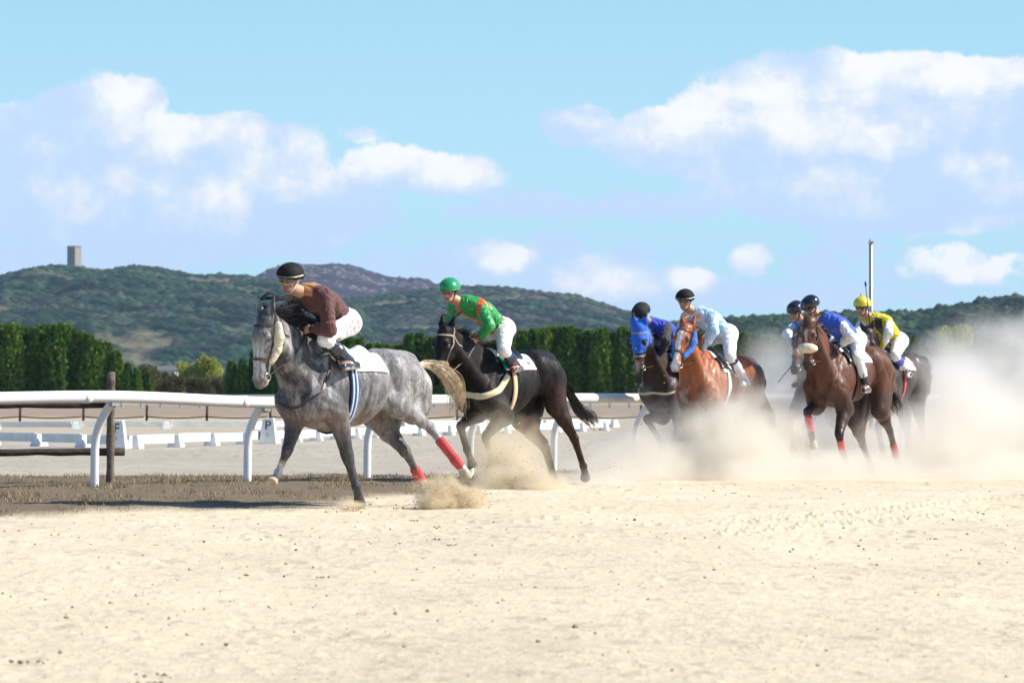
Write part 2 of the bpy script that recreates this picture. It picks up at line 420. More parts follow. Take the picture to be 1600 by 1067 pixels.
def lump(c, r, seed):
    """irregular pebble: jittered octahedron subdivided once"""
    rr = random.Random(seed)
    base = [(1, 0, 0), (-1, 0, 0), (0, 1, 0), (0, -1, 0), (0, 0, 1), (0, 0, -1)]
    v = [tuple(c[i] + b[i] * r * rr.uniform(.55, 1.2) * (1, 1, .7)[i] for i in range(3)) for b in base]
    f = [(0, 2, 4), (2, 1, 4), (1, 3, 4), (3, 0, 4), (2, 0, 5), (1, 2, 5), (3, 1, 5), (0, 3, 5)]
    return v, f
M_SAND = mat('sand_clods', (0.52, 0.42, 0.28), 0.95, 0.1, var=0.25, vary_scale=3)
M_CRUMB = mat('dark_crumbs', (0.20, 0.155, 0.10), 0.95, 0.1, var=0.4, vary_scale=3)
def scatter_clods():
    A = []; B = []
    for k in range(2600):
        y = 11 + 37 * random.random() ** 0.75; x = random.uniform(-.19, .19) * y
        if grass_amount(np.array([x]), np.array([y]))[0] > .5: continue
        r = 0.004 + 0.012 * random.random() ** 4
        (A if random.random() < .8 else B).append(lump((x, y, r * .25), r, k))
    v, f = merge(A); tag(mesh_obj('sand_clods', v, f, M_SAND, smooth=False), 'crumbs of pale sand scattered over the race track', kind='stuff')
    for k in range(26):            # little heaps of debris
        y = random.uniform(12, 42); x = random.uniform(-.17, .17) * y
        for q in range(9):
            r = random.uniform(.004, .011)
            B.append(lump((x + random.gauss(0, .03), y + random.gauss(0, .05), r * .3), r, k * 31 + q))
    v, f = merge(B); tag(mesh_obj('dark_crumbs', v, f, M_CRUMB, smooth=False), 'dark crumbs of dung and bark scattered over the sand', kind='stuff')
scatter_clods()

def grass_strip():
    V = []; Fc = []; col = []
    pal = np.array([[.34, .24, .12], [.27, .18, .09], [.42, .31, .17], [.17, .12, .07], [.11, .13, .04], [.40, .32, .19]])
    n = 0; r = np.random.default_rng(9); made = 0
    xs = r.uniform(-10, 9, 150000); ys = r.uniform(26, 60, 150000)
    g = grass_amount(xs, ys); cl = fbm(np.stack([xs * 2.2, ys * 1.2], -1), 3, 77)
    vis = np.abs(xs) < ys * 0.2
    keep = (g > 0.35) & (r.random(150000) < np.clip((cl - .36) * 4, 0.10, 1)) & vis
    zb = bank(xs, ys, g) + .012 * (fbm(np.stack([xs, ys], -1) * [.9, .35], 3, 11) - .5)
    for x, y, c, z0 in zip(xs[keep][:60000], ys[keep][:60000], cl[keep][:60000], zb[keep][:60000] - .012):
        h = r.uniform(.012, .038) * (0.6 + 1.5 * max(0, c - .42) * 2.5); a = r.uniform(0, 6.283); w = r.uniform(.002, .005) * 1.3
        lean = r.uniform(0.1, 1.0) * h; b = r.uniform(0, 6.283)
        dx, dy = math.cos(a) * w, math.sin(a) * w
        V += [(x - dx, y - dy, z0), (x + dx, y + dy, z0), (x + math.cos(b) * lean, y + math.sin(b) * lean, z0 + h + .010)]
        Fc.append((n, n + 1, n + 2)); n += 3
        k = pal[r.choice(6, p=[.3, .2, .2, .15, .06, .09])]; col += [k, k, k]
    m = mat('dry_grass', vcol=True, rough=0.8, spec=0.2)
    tag(mesh_obj('dry_grass', V, np.array(Fc), m, colors=np.array(col), smooth=False), 'short dry brown grass in the strip under the rail', kind='stuff')
grass_strip()

# ------------------------------------------------------------------ hills
def cells(X, Y, size, seed):
    """distance to the nearest jittered cell centre (in cell units) and the cell's random value"""
    px, py = X / size, Y / size; ix, iy = np.floor(px), np.floor(py)
    best = np.full(X.shape, 9.0); val = np.zeros(X.shape)
    for dx in (-1, 0, 1):
        for dy in (-1, 0, 1):
            cx, cy = ix + dx, iy + dy; z = cx * 0
            jx = cx + _hash(cx, cy, z, seed); jy = cy + _hash(cx, cy, z, seed + 1)
            d = (px - jx) ** 2 + (py - jy) ** 2; m = d < best
            best = np.where(m, d, best); val = np.where(m, _hash(cx, cy, z, seed + 2), val)
    return np.sqrt(best), val
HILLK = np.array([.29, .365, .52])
M_HILL = mat('wooded_hillside', vcol=True, rough=1.0, spec=0.05)
def hill(name, crest, D0, D1, dens_x, rows, tree, palette, label, seed, treeh, rocks=None, wide=0.30, bare=None):
    """crest: list of (px, py) of the skyline; the slope runs from D0 (foot) to D1 (top) and falls again behind"""
    xs = np.linspace(-wide * D1, wide * D1, dens_x)
    cp = np.array([c[0] for c in crest]); cy = np.array([c[1] for c in crest])
    ch = (622 - np.interp(800 + xs / D1 * F, cp, cy)) / F * D1 + CAMH
    k = np.ones(9) / 9; ch = np.convolve(np.pad(ch, 4, 'edge'), k, 'valid')
    t = np.concatenate([np.linspace(0, 1, rows), 1 + np.linspace(0, 1, max(6, rows // 6))[1:] * 0.5])
    Y = D0 + (D1 - D0) * t[:, None] + 0 * xs[None, :]; X = xs[None, :] + 0 * Y
    prof = np.where(t < 1, np.sin(np.clip(t, 0, 1) * math.pi / 2) ** 1.15, np.cos((t - 1) * math.pi * .9))
    Z = prof[:, None] * ch[None, :] * (Y / D1)
    P = np.stack([X, Y], -1)
    s = (D1 - D0)
    relief = (fbm(P / (s * .16), 5, seed) - 0.5) * ch.max() * 0.30 * (np.sin(np.clip(t, 0, 1) * math.pi) * (1.15 - np.clip(t, 0, 1)))[:, None]
    Z = Z + relief
    d, v = cells(X, Y, tree, seed + 5); d2, v2 = cells(X, Y, tree * 2.3, seed + 9)
    clump = fbm(P / (tree * 9), 4, seed + 3)
    cover = sstep(0.22, 0.37, clump)
    if bare is not None: cover = cover * (1 - bare(X, Y))
    bumps = (np.clip(1 - d * 1.15, 0, 1) ** .6 * treeh * (.5 + .8 * v) + np.clip(1 - d2 * 1.2, 0, 1) ** .6 * treeh * .7 * v2) * (0.25 + .75 * cover)
    Z = Z + bumps
    pal = np.array(palette); ci = (v * 0.999 * len(pal)).astype(int)
    # bigger patches share a tree kind
    big = fbm(P / (tree * 5), 3, seed + 7)
    ci = np.clip((((big - .5) * 3.0 + .5) * .6 + v * .4) * len(pal), 0, len(pal) - 1).astype(int)
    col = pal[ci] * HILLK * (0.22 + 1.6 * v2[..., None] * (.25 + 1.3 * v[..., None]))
    barec = np.array([.15, .135, .085]) * (0.75 + .6 * fbm(P / (tree * 1.6), 3, seed + 8)[..., None])
    col = col * cover[..., None] + barec * (1 - cover[..., None])
    if rocks is not None:
        w = rocks(X, Y)[..., None]; Z = Z - bumps * w[..., 0] * .8
        dr, vr = cells(X, Y, tree * .6, seed + 31)
        rk = (vr > .90) & (clump > .47)
        Z = Z + w[..., 0] * rk * np.clip(1 - dr * 1.6, 0, 1) ** .4 * treeh * .55
        rc = np.where((rk & (dr < .55))[..., None], np.array([.20, .18, .165]) * (0.5 + .7 * v[..., None]), np.array([.040, .036, .044]) * (0.7 + .9 * clump[..., None]))
        col = col * (1 - w) + rc * w
    Z[0] -= 2
    n, m = X.shape; idx = np.arange(n * m).reshape(n, m)
    faces = np.stack([idx[:-1, :-1], idx[:-1, 1:], idx[1:, 1:], idx[1:, :-1]], -1).reshape(-1, 4)
    o = mesh_obj(name, np.stack([X, Y, Z], -1), faces, M_HILL, colors=col.reshape(-1, 3), smooth=False)
    tag(o, label, kind='structure')
    return xs, ch
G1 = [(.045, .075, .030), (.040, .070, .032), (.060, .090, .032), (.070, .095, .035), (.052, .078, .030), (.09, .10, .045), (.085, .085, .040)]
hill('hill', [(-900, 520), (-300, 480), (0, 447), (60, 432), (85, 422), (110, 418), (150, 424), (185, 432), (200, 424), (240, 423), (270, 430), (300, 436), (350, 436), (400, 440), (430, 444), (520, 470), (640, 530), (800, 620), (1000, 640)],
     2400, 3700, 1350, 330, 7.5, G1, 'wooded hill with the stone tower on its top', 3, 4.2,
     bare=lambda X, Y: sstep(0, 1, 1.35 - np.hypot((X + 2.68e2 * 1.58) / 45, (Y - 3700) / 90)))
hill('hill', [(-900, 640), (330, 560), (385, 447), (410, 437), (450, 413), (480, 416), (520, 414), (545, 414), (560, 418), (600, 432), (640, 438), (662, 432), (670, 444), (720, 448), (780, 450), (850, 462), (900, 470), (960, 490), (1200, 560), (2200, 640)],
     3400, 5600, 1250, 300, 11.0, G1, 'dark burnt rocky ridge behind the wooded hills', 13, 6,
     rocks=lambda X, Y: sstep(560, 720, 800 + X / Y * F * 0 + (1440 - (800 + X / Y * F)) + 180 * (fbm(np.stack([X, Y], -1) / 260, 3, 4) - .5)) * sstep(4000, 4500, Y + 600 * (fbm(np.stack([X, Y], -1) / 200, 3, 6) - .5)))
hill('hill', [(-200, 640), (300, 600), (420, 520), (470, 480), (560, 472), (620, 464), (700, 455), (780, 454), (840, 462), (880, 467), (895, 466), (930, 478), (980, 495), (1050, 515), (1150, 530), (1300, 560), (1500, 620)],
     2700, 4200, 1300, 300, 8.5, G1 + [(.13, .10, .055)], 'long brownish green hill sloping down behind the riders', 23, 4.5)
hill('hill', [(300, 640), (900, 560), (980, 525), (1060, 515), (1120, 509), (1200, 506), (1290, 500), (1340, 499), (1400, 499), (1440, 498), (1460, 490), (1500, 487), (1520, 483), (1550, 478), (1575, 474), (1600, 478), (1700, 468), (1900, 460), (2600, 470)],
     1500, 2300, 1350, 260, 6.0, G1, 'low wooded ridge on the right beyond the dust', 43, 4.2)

# ------------------------------------------------------------------ tower
M_STONE = mat('granite_masonry', (0.30, 0.27, 0.23), 0.9, 0.2, var=0.2, vary_scale=0.6, bump=(1.2, .5, .3))
M_DARK = mat('dark_opening', (0.02, 0.02, 0.022), 0.8)
def tower():
    D = 3700; b = at(116, 421, D); t = at(116, 385, D); h = t.z - b.z + 3
    root = empty('stone_tower', (b.x, b.y, b.z - 3), R(-33), 'square grey stone keep standing alone on the hilltop', 'tower')
    w = 9.8
    parts = [box((0, 0, h / 2 - .6), (w, w, h - 1.2), taper=.97), box((0, 0, .6), (w + 1.2, w + 1.2, 1.2))]
    mesh_obj('wall', *merge(parts), M_STONE, root, smooth=False)
    k = w * .97
    cr = [box((0, 0, h - .9), (k + .5, k + .5, .6))]
    for i in range(5):
        for s in (-1, 1):
            q = (i - 2) * k / 4.6
            cr.append(box((q, s * k / 2, h - .1), (1.1, .7, 1.0))); cr.append(box((s * k / 2, q * .82, h - .1 + .003), (.7, 1.1, 1.0)))
    mesh_obj('battlement', *merge(cr), M_STONE, root, smooth=False)
    for z, s in ((h * .35, -1), (h * .6, -1), (h * .78, -1)):
        mesh_obj('window', *box((0.3, s * w / 2 - .0, z), (.5, .25, 1.6)), M_DARK, root, smooth=False)
tower()
M_PALE = mat('lime_render', (0.62, 0.60, 0.56), 0.85, 0.2, var=.1)
M_ROOF = mat('slate_tiles', (0.16, 0.15, 0.15), 0.85, 0.2, var=.2)
def house(px, py, D, w, d, h, rz, label, name='house'):
    b = at(px, py, D)
    root = empty(name, (b.x, b.y, b.z - 1.0), rz, label, 'house')
    mesh_obj('wall', *box((0, 0, h / 2), (w, d, h)), M_PALE, root, smooth=False)
    r = [(-w / 2 - .4, -d / 2 - .4, h), (w / 2 + .4, -d / 2 - .4, h), (w / 2 + .4, d / 2 + .4, h), (-w / 2 - .4, d / 2 + .4, h), (-w / 2 - .4, 0, h + d * .32), (w / 2 + .4, 0, h + d * .32)]
    mesh_obj('roof', [(x, y, z + .02) for x, y, z in r], [(0, 1, 5, 4), (2, 3, 4, 5), (0, 4, 3), (1, 2, 5), (3, 2, 1, 0)], M_ROOF, root, smooth=False)
    for k in (-.28, .05, .32): mesh_obj('window', *box((k * w, -d / 2 - .03, h * .55), (w * .09, .12, h * .28)), M_DARK, root, smooth=False)
house(160, 431, 3640, 9, 7, 5, R(15), 'small pale house beside the tower on the hill crest')
house(263, 583, 760, 3.4, 3, 1.5, R(-8), 'small white hut low between the cypress hedge and the yellow trees')

# ------------------------------------------------------------------ trees
def leaf_mat(name, c1, c2):
    m = bpy.data.materials.new(name); m.use_nodes = True; t = NT(m.node_tree); b = t.n['Principled BSDF']
    tc = t.node('ShaderNodeTexCoord'); n = t.noise(tc.outputs['Object'], 1.3, 4, 0.6)
    oi = t.node('ShaderNodeObjectInfo')
    f = t.math('ADD', t.maprange(n, .3, .7, 0, .7), t.math('MULTIPLY', oi.outputs['Random'], .4), clamp=True)
    c = t.mix(f, (*c1, 1), (*c2, 1)); t.put(b.inputs['Base Color'], c)
    b.inputs['Roughness'].default_value = .75; b.inputs['Specular IOR Level'].default_value = .2
    tr = t.node('ShaderNodeBsdfTranslucent'); t.put(tr.inputs[0], c)
    mx = t.node('ShaderNodeMixShader'); mx.inputs[0].default_value = .25
    t.l.new(b.outputs[0], mx.inputs[1]); t.l.new(tr.outputs[0], mx.inputs[2]); t.l.new(mx.outputs[0], t.n['Material Output'].inputs[0])
    return m
M_BARK = mat('bark', (.10, .075, .05), .9, .2, var=.3)
M_CYP = leaf_mat('cypress_foliage', (.026, .085, .010), (.14, .235, .03))
M_YEL = leaf_mat('yellow_foliage', (.30, .33, .06), (.46, .46, .12))
M_OLV = leaf_mat('olive_foliage', (.075, .085, .030), (.15, .14, .06))
M_GRN = leaf_mat('green_foliage', (.045, .085, .025), (.11, .15, .04))
def crown_mesh(name, material, H, rad, n, shape, seed, leaf, upright):
    """n leaf sprays in a crown of height H; shape 'column' or 'round' (several lobes)"""
    r = np.random.default_rng(seed)
    if shape == 'column':
        z = r.random(n) ** .85; prof = np.clip(1.02 - z, 0, 1) ** .38 * (0.85 + .15 * np.sin(z * 5 + seed))
        a = r.random(n) * 6.283
        # vertical flutes: upright side shoots
        fl = .82 + .26 * np.abs(np.sin(a * 3.5 + z * 3 + seed)) + .10 * r.standard_normal(n)
        q = rad * prof * fl * (r.random(n) ** .28)
        P = np.stack([np.cos(a) * q, np.sin(a) * q, .15 + z * H + .75 * np.abs(np.sin(a * 3.5 + seed)) * np.clip(z - .55, 0, 1) * 2 - .3 * np.clip(z - .6, 0, 1)], -1)
    else:
        L = 14; cz = r.uniform(.38, .85, L) * H; ca = r.random(L) * 6.283; cr = rad * r.uniform(.15, .72, L)
        cc = np.stack([np.cos(ca) * cr, np.sin(ca) * cr, cz], -1); cs = r.uniform(.26, .46, L) * rad * 1.15
        k = r.integers(0, L, n); d = r.standard_normal((n, 3)); d /= np.linalg.norm(d, axis=1)[:, None]
        P = cc[k] + d * (cs[k] * r.random(n) ** .3)[:, None] * [1, 1, .8]
        P = P[P[:, 2] > .12 * H]; n = len(P)
    out = P - [0, 0, H * .45]; out /= np.linalg.norm(out, axis=1)[:, None] + 1e-6
    up = np.array([0, 0, 1.0])
    d = out * (1 - upright) + up * upright + r.standard_normal((n, 3)) * .35; d /= np.linalg.norm(d, axis=1)[:, None]
    s = np.cross(d, r.standard_normal((n, 3))); s /= np.linalg.norm(s, axis=1)[:, None]
    l = leaf * r.uniform(.6, 1.5, n)[:, None]; w = l * .36
    V = np.stack([P - s * w * .5, P + d * l * .5 - s * w, P + d * l, P + d * l * .5 + s * w], 1).reshape(-1, 3)
    Fc = np.arange(4 * n).reshape(n, 4)
    me = bpy.data.meshes.new(name); me.from_pydata(V.tolist(), [], Fc.tolist()); me.materials.append(material); return me
def trunk_mesh(H, r0, seed, spread=0.0, limbs=0):
    rr = random.Random(seed); parts = [tube([(0, 0, -.3), (rr.uniform(-.05, .05), 0, H * .4), (rr.uniform(-.1, .1), rr.uniform(-.1, .1), H * .85)], [r0, r0 * .7, r0 * .25], 8)]
    for k in range(limbs):
        a = k * 2.4 + rr.random(); z = H * rr.uniform(.18, .5)
        parts.append(tube([(0, 0, z), (math.cos(a) * spread * .5, math.sin(a) * spread * .5, z + H * .14), (math.cos(a) * spread, math.sin(a) * spread, z + H * .3)], [r0 * .5, r0 * .35, r0 * .12], 6))
    v, f = merge(parts); me = bpy.data.meshes.new('trunk'); me.from_pydata(v, [], f); me.materials.append(M_BARK); return me
def plant_tree(name, crown, trunk, loc, s, rz, label, cat, group):
    root = empty(name, loc, rz, label, cat, group); root.scale = s
    for nm, me in (('crown', crown), ('trunk', trunk)):
        o = bpy.data.objects.new(nm, me); C.objects.link(o); o.parent = root
    return root
CY = [crown_mesh('crown', M_CYP, 5.6, 1.25, 7000, 'column', 60 + k, .30, .72) for k in range(5)]
CT_ = [trunk_mesh(5.6, .11, k) for k in range(3)]
RD = {c: [crown_mesh('crown', m_, 4.0, 2.3, 5200, 'round', 80 + k + ord(c), .22, .25) for k in range(3)] for c, m_ in (('y', M_YEL), ('o', M_OLV), ('g', M_GRN))}
RT = [trunk_mesh(3.4, .13, 9 + k, 1.2, 5) for k in range(2)]
def hedge():
    D = 340.0; k = 0; px = -75
    tops = [(-80, 524), (0, 518), (60, 516), (110, 519), (140, 530), (170, 545), (200, 566), (232, 580)]
    tops2 = [(355, 565), (380, 560), (430, 540), (480, 535), (545, 528), (590, 545), (620, 545), (640, 530), (700, 533), (800, 526), (850, 519), (900, 520), (960, 523), (1010, 520), (1060, 524), (1140, 522), (1180, 532), (1230, 540)]
    ORD = 'first second third fourth fifth sixth seventh eighth ninth tenth eleventh twelfth thirteenth fourteenth fifteenth sixteenth seventeenth eighteenth nineteenth twentieth'.split()
    def where(px, n):
        if px < 300: return 'dark green cypress in the left hedge block, the %s from its right end' % ORD[max(0, 19 - n)], 'cypress trees of the left hedge block'
        for lim, w_ in ((400, 'glimpsed just left of the grey horse head'), (520, 'hidden behind the grey horse and its jockey'), (650, 'peeping over the rump of the grey horse'), (780, 'behind the green jockey and the black horse'), (960, 'in the open gap between the black horse and the blue hooded one'), (1150, 'behind the blue hooded and the chestnut horse'), (1400, 'right of the pale blue jockey, above the dust')):
            if px < lim: return 'dark green cypress ' + w_, 'cypress trees ' + w_
    def row(tops, px, end, gap):
        nonlocal k
        n_ = 0
        while px < end:
            top = np.interp(px, [a for a, b in tops], [b for a, b in tops]) + random.uniform(-3.5, 5)
            d = D + random.uniform(-1.5, 1.5)
            p = at(px, 622, d); zg = float(ground_z(p.x, p.y)); Ht = at(px, top, d).z - zg
            s = Ht / 5.9
            n_ += 1; lb, gg = where(px, n_)
            plant_tree('cypress_tree', CY[k % 5], CT_[k % 3], (p.x, p.y, zg - .1), (s * random.uniform(.95, 1.15), s * random.uniform(.95, 1.15), s), random.uniform(0, 6),
                       lb, 'tree', gg)
            k += 1; px += gap * random.uniform(.8, 1.2)
    row(tops, -75, 236, 15.5); row(tops2, 362, 1245, 16.5)
hedge()
def shrubs():
    k = 0
    L = [(225, 572, 26, 'o'), (245, 575, 28, 'o'), (268, 582, 20, 'o'), (292, 565, 40, 'y'), (330, 553, 50, 'y'), (310, 585, 40, 'o'), (345, 588, 40, 'o'), (372, 585, 30, 'o'), (275, 592, 34, 'o'), (240, 590, 40, 'o'),
         (1400, 528, 50, 'g'), (1440, 520, 55, 'g'), (1495, 510, 60, 'y'), (1535, 525, 50, 'g'), (1575, 520, 55, 'g'), (1630, 510, 60, 'g'), (1360, 535, 50, 'g'), (1310, 540, 50, 'g'), (1270, 540, 46, 'g'), (1680, 515, 60, 'g'), (1465, 545, 50, 'o'), (1520, 548, 55, 'g'), (1590, 550, 55, 'o')]
    lab = {'y': 'pale yellow green bushy tree beyond the field', 'o': 'brownish olive bush low beyond the rail', 'g': 'green broadleaf tree behind the dust on the right'}
    for (px, top, wpx, c) in L:
        D = 360 + (k * 37) % 60; 
        if c == 'y': D = 430
        if px > 1000: D += 90
        p = at(px, 622, D); zg = float(ground_z(p.x, p.y)); H = at(px, top, D).z - zg
        sx = wpx / F * D / 4.4
        left = px < 1000
        lb = {'y': 'pale yellow green bushy tree between the cypress rows' if left else 'pale yellow green bushy tree behind the dust on the right', 'o': 'brownish olive bush low between the cypress rows' if left else 'brownish olive tree behind the dust on the right', 'g': lab['g']}[c]
        plant_tree('bushy_tree', RD[c][k % 3], RT[k % 2], (p.x, p.y, zg - .1), (max(sx, .6), max(sx, .6), H / 4.0), k * 1.7, lb, 'tree', lb.replace('tree', 'trees').replace('bush low', 'bushes low'))
        k += 1
shrubs()
# ------------------------------------------------------------------ implicit bodies
class Body:
    """smoothly united tapered limbs, meshed as ONE continuous surface"""
    def __init__(s, res=0.012, k=0.03): s.res = res; s.k = k; s.p = []
    def cone(s, a, b, ra, rb, flat=None, k=None, cut=False):
        """tapered limb a->b; flat=(axis, factor) squeezes it along axis"""
        s.p.append((np.array(a, float), np.array(b, float), ra, rb, flat, s.k if k is None else k, cut)); return s
    def ball(s, a, r, flat=None, k=None, cut=False): return s.cone(a, a, r, r, flat, k, cut)
    def chain(s, pts, rs, flat=None, k=None):
        for i in range(len(pts) - 1): s.cone(pts[i], pts[i + 1], rs[i], rs[i + 1], flat, k)
        return s
    @staticmethod
    def _sd(P, a, b, ra, rb, flat):
        if flat is not None:
            ax = np.array(flat[0], float); ax /= np.linalg.norm(ax); q = flat[1]
            P = P + ((P - a) @ ax)[..., None] * ax * (1 / q - 1)
            b = b + np.dot(b - a, ax) * ax * (1 / q - 1)
        d = b - a; L2 = float(d @ d)
        if L2 < 1e-10: r = np.linalg.norm(P - a, axis=-1) - ra
        else:
            t = np.clip(((P - a) @ d) / L2, 0, 1)
            r = np.linalg.norm(P - a - t[..., None] * d, axis=-1) - (ra + (rb - ra) * t)
        if flat is not None: r = r * (0.5 + .5 * min(flat[1], 1.0))
        return r
    def field(s):
        lo = np.min([np.minimum(p[0] - p[2], p[1] - p[3]) for p in s.p if not p[6]], 0) - 0.05
        hi = np.max([np.maximum(p[0] + p[2], p[1] + p[3]) for p in s.p if not p[6]], 0) + 0.05
        n = np.ceil((hi - lo) / s.res).astype(int) + 1
        Fd = np.full(n, 0.5, dtype=np.float32)
        ax = [lo[i] + s.res * np.arange(n[i]) for i in range(3)]
        for a, b, ra, rb, flat, k, cut in s.p:
            m = max(ra, rb) + k + 3 * s.res
            i0 = np.clip(np.floor((np.minimum(a, b) - m - lo) / s.res).astype(int), 0, n - 1)
            i1 = np.clip(np.ceil((np.maximum(a, b) + m - lo) / s.res).astype(int) + 1, 1, n)
            if (i1 <= i0).any(): continue
            sl = tuple(slice(i0[i], i1[i]) for i in range(3))
            G = np.stack(np.meshgrid(*[ax[i][sl[i]] for i in range(3)], indexing='ij'), -1)
            d = s._sd(G, a, b, ra, rb, flat).astype(np.float32); f = Fd[sl]
            kk = max(k, 1e-4)
            if cut:
                d = -d; h = np.clip(kk - np.abs(f - d), 0, None) / kk; Fd[sl] = np.maximum(f, d) + h * h * kk * .25
            else:
                h = np.clip(kk - np.abs(f - d), 0, None) / kk; Fd[sl] = np.minimum(f, d) - h * h * kk * .25
        s.lo = lo; s.F = Fd
        return Fd
    def surface(s, wrinkle=None):
        """surface nets"""
        Fd = s.field()
        if wrinkle is not None:
            m = np.abs(Fd) < 0.05; I = np.argwhere(m); Fd[m] += wrinkle(s.lo + I * s.res).astype(np.float32)
        neg = Fd < 0
        off = [(i, j, k) for i in (0, 1) for j in (0, 1) for k in (0, 1)]
        cnt = sum(neg[i:neg.shape[0] - 1 + i, j:neg.shape[1] - 1 + j, k:neg.shape[2] - 1 + k].astype(np.int8) for i, j, k in off)
        act = np.argwhere((cnt > 0) & (cnt < 8)); N = len(act)
        idm = -np.ones(cnt.shape, dtype=np.int64); idm[tuple(act.T)] = np.arange(N)
        val = np.stack([Fd[act[:, 0] + i, act[:, 1] + j, act[:, 2] + k] for i, j, k in off], 1).astype(float)
        S = np.zeros((N, 3)); c = np.zeros(N); O = np.array(off, float)
        for p in range(8):
            for q in range(p + 1, 8):
                if abs(O[p] - O[q]).sum() != 1: continue
                m = (val[:, p] < 0) != (val[:, q] < 0)
                t = val[m, p] / (val[m, p] - val[m, q])
                S[m] += O[p] + (O[q] - O[p]) * t[:, None]; c[m] += 1
        V = s.lo + (act + S / c[:, None]) * s.res
        faces = []
        for axis in range(3):
            a0 = [slice(None)] * 3; a1 = [slice(None)] * 3; a0[axis] = slice(0, -1); a1[axis] = slice(1, None)
            m = neg[tuple(a0)] != neg[tuple(a1)]; E = np.argwhere(m)
            u, v = [(1, 2), (2, 0), (0, 1)][axis]
            ok = (E[:, u] > 0) & (E[:, v] > 0) & (E[:, u] < Fd.shape[u] - 1) & (E[:, v] < Fd.shape[v] - 1); E = E[ok]
            inside = neg[tuple(E.T)]
            def cell(du, dv):
                X = E.copy(); X[:, u] += du; X[:, v] += dv; return idm[tuple(X.T)]
            q = np.stack([cell(-1, -1), cell(0, -1), cell(0, 0), cell(-1, 0)], 1)
            q[~inside] = q[~inside][:, ::-1]; faces.append(q)
        Fc = np.concatenate(faces); Fc = Fc[(Fc >= 0).all(1)]
        return V, Fc
class Skin:
    """lookup of the surface for straps, pads and clothes laid on it"""
    def __init__(s, V, Fc): s.t = BVHTree.FromPolygons(V.tolist(), Fc.tolist())
    def near(s, p, off=0.006):
        loc, n, i, d = s.t.find_nearest(Vector(p)); return loc + n * off, n
    def cast(s, o, d, off=0.006):
        loc, n, i, dist = s.t.ray_cast(Vector(o), Vector(d).normalized())
        if loc is None: return None, None
        return loc + n * off, n
    def band(s, pts, width, thick=0.006, off=0.004, n=10, closed=False):
        """strap: pts are laid on the surface, cross-section follows its normal"""
        P = spline(pts, n) if len(pts) > 2 else [np.array(pts[0]) * (1 - t) + np.array(pts[1]) * t for t in np.linspace(0, 1, n)]
        Q = [s.near(p, off) for p in P]; v = []; f = []
        L = [q[0] for q in Q]
        for it in range(2): L = [L[0]] + [(L[i - 1] + L[i] * 2 + L[i + 1]) / 4 for i in range(1, len(L) - 1)] + [L[-1]]
        for i in range(len(L)):
            t = (L[min(i + 1, len(L) - 1)] - L[max(i - 1, 0)]).normalized(); nn = Q[i][1]; nn = (nn - t * nn.dot(t)).normalized(); b = t.cross(nn)
            for (x, y) in ((-.5, 0), (.5, 0), (.5, 1), (-.5, 1)): v.append(L[i] + b * (x * width) + nn * (y * thick))
        for i in range(len(L) - 1):
            for k in range(4):
                j = (k + 1) % 4; f.append((4 * i + k, 4 * i + j, 4 * i + 4 + j, 4 * i + 4 + k))
        f.append((3, 2, 1, 0)); m = 4 * (len(L) - 1); f.append((m, m + 1, m + 2, m + 3))
        return v, f
    def patch(s, grid, thick=0.012, off=0.006, puff=None):
        """cloth laid on the surface: grid[i][j] = points to project (already outside); returns closed slab"""
        n, m = len(grid), len(grid[0]); top = []; bot = []
        for i in range(n):
            for j in range(m):
                l, nn = s.near(grid[i][j], 0); th = thick if puff is None else puff(i / (n - 1), j / (m - 1))
                bot.append(l + nn * off * .3); top.append(l + nn * (off + th))
        v = top + bot; f = []; K = n * m
        for i in range(n - 1):
            for j in range(m - 1):
                a, b, c, d = i * m + j, i * m + j + 1, (i + 1) * m + j + 1, (i + 1) * m + j
                f.append((a, b, c, d)); f.append((K + d, K + c, K + b, K + a))
        edge = [(0, j) for j in range(m)] + [(i, m - 1) for i in range(1, n)] + [(n - 1, j) for j in range(m - 2, -1, -1)] + [(i, 0) for i in range(n - 2, 0, -1)]
        E = [i * m + j for i, j in edge]
        for a, b in zip(E, E[1:] + E[:1]): f.append((b, a, K + a, K + b))
        return v, f
class Frame:
    """local frame of a horse: x forward, y to its left, z up; o = withers"""
    def __init__(s, o, turn, pitch=0.0):
        """turn: degrees the heading is turned from 'to the left across the picture' towards the stand"""
        a = R(turn); h = Vector((-math.cos(a), -math.sin(a), 0)); l = Vector((math.sin(a), -math.cos(a), 0))
        q = Matrix.Rotation(-R(pitch), 3, l)
        s.h = q @ h; s.l = l; s.u = q @ Vector((0, 0, 1)); s.o = Vector(o)
    def __call__(s, x, y, z): return np.array(s.o + s.h * x + s.l * y + s.u * z)
    def px(s, px, py, y=0.0):
        """point seen at px,py on the plane y metres to the left of the horse's middle"""
        r = ray(px, py); c = Vector((0, 0, CAMH)); t = ((s.o + s.l * y) - c).dot(s.l) / r.dot(s.l)
        return np.array(c + r * t)
    def local(s, p):
        d = Vector(p) - s.o; return (d.dot(s.h), d.dot(s.l), d.dot(s.u))
def reach(par, L, px, py, fr, y):
    """end of a bone of length L from par seen at px,py; of the two solutions the one nearer to lateral y"""
    c = Vector((0, 0, CAMH)); r = ray(px, py).normalized(); m = Vector(par) - c
    b = m.dot(r); disc = b * b - (m.length_squared - L * L)
    if disc < 0:
        q = c + r * b; return np.array(Vector(par) + (q - Vector(par)).normalized() * L)
    s = math.sqrt(disc); A = c + r * (b - s); B = c + r * (b + s)
    ya, yb = fr.local(A)[1], fr.local(B)[1]
    return np.array(A if abs(ya - y) < abs(yb - y) else B)
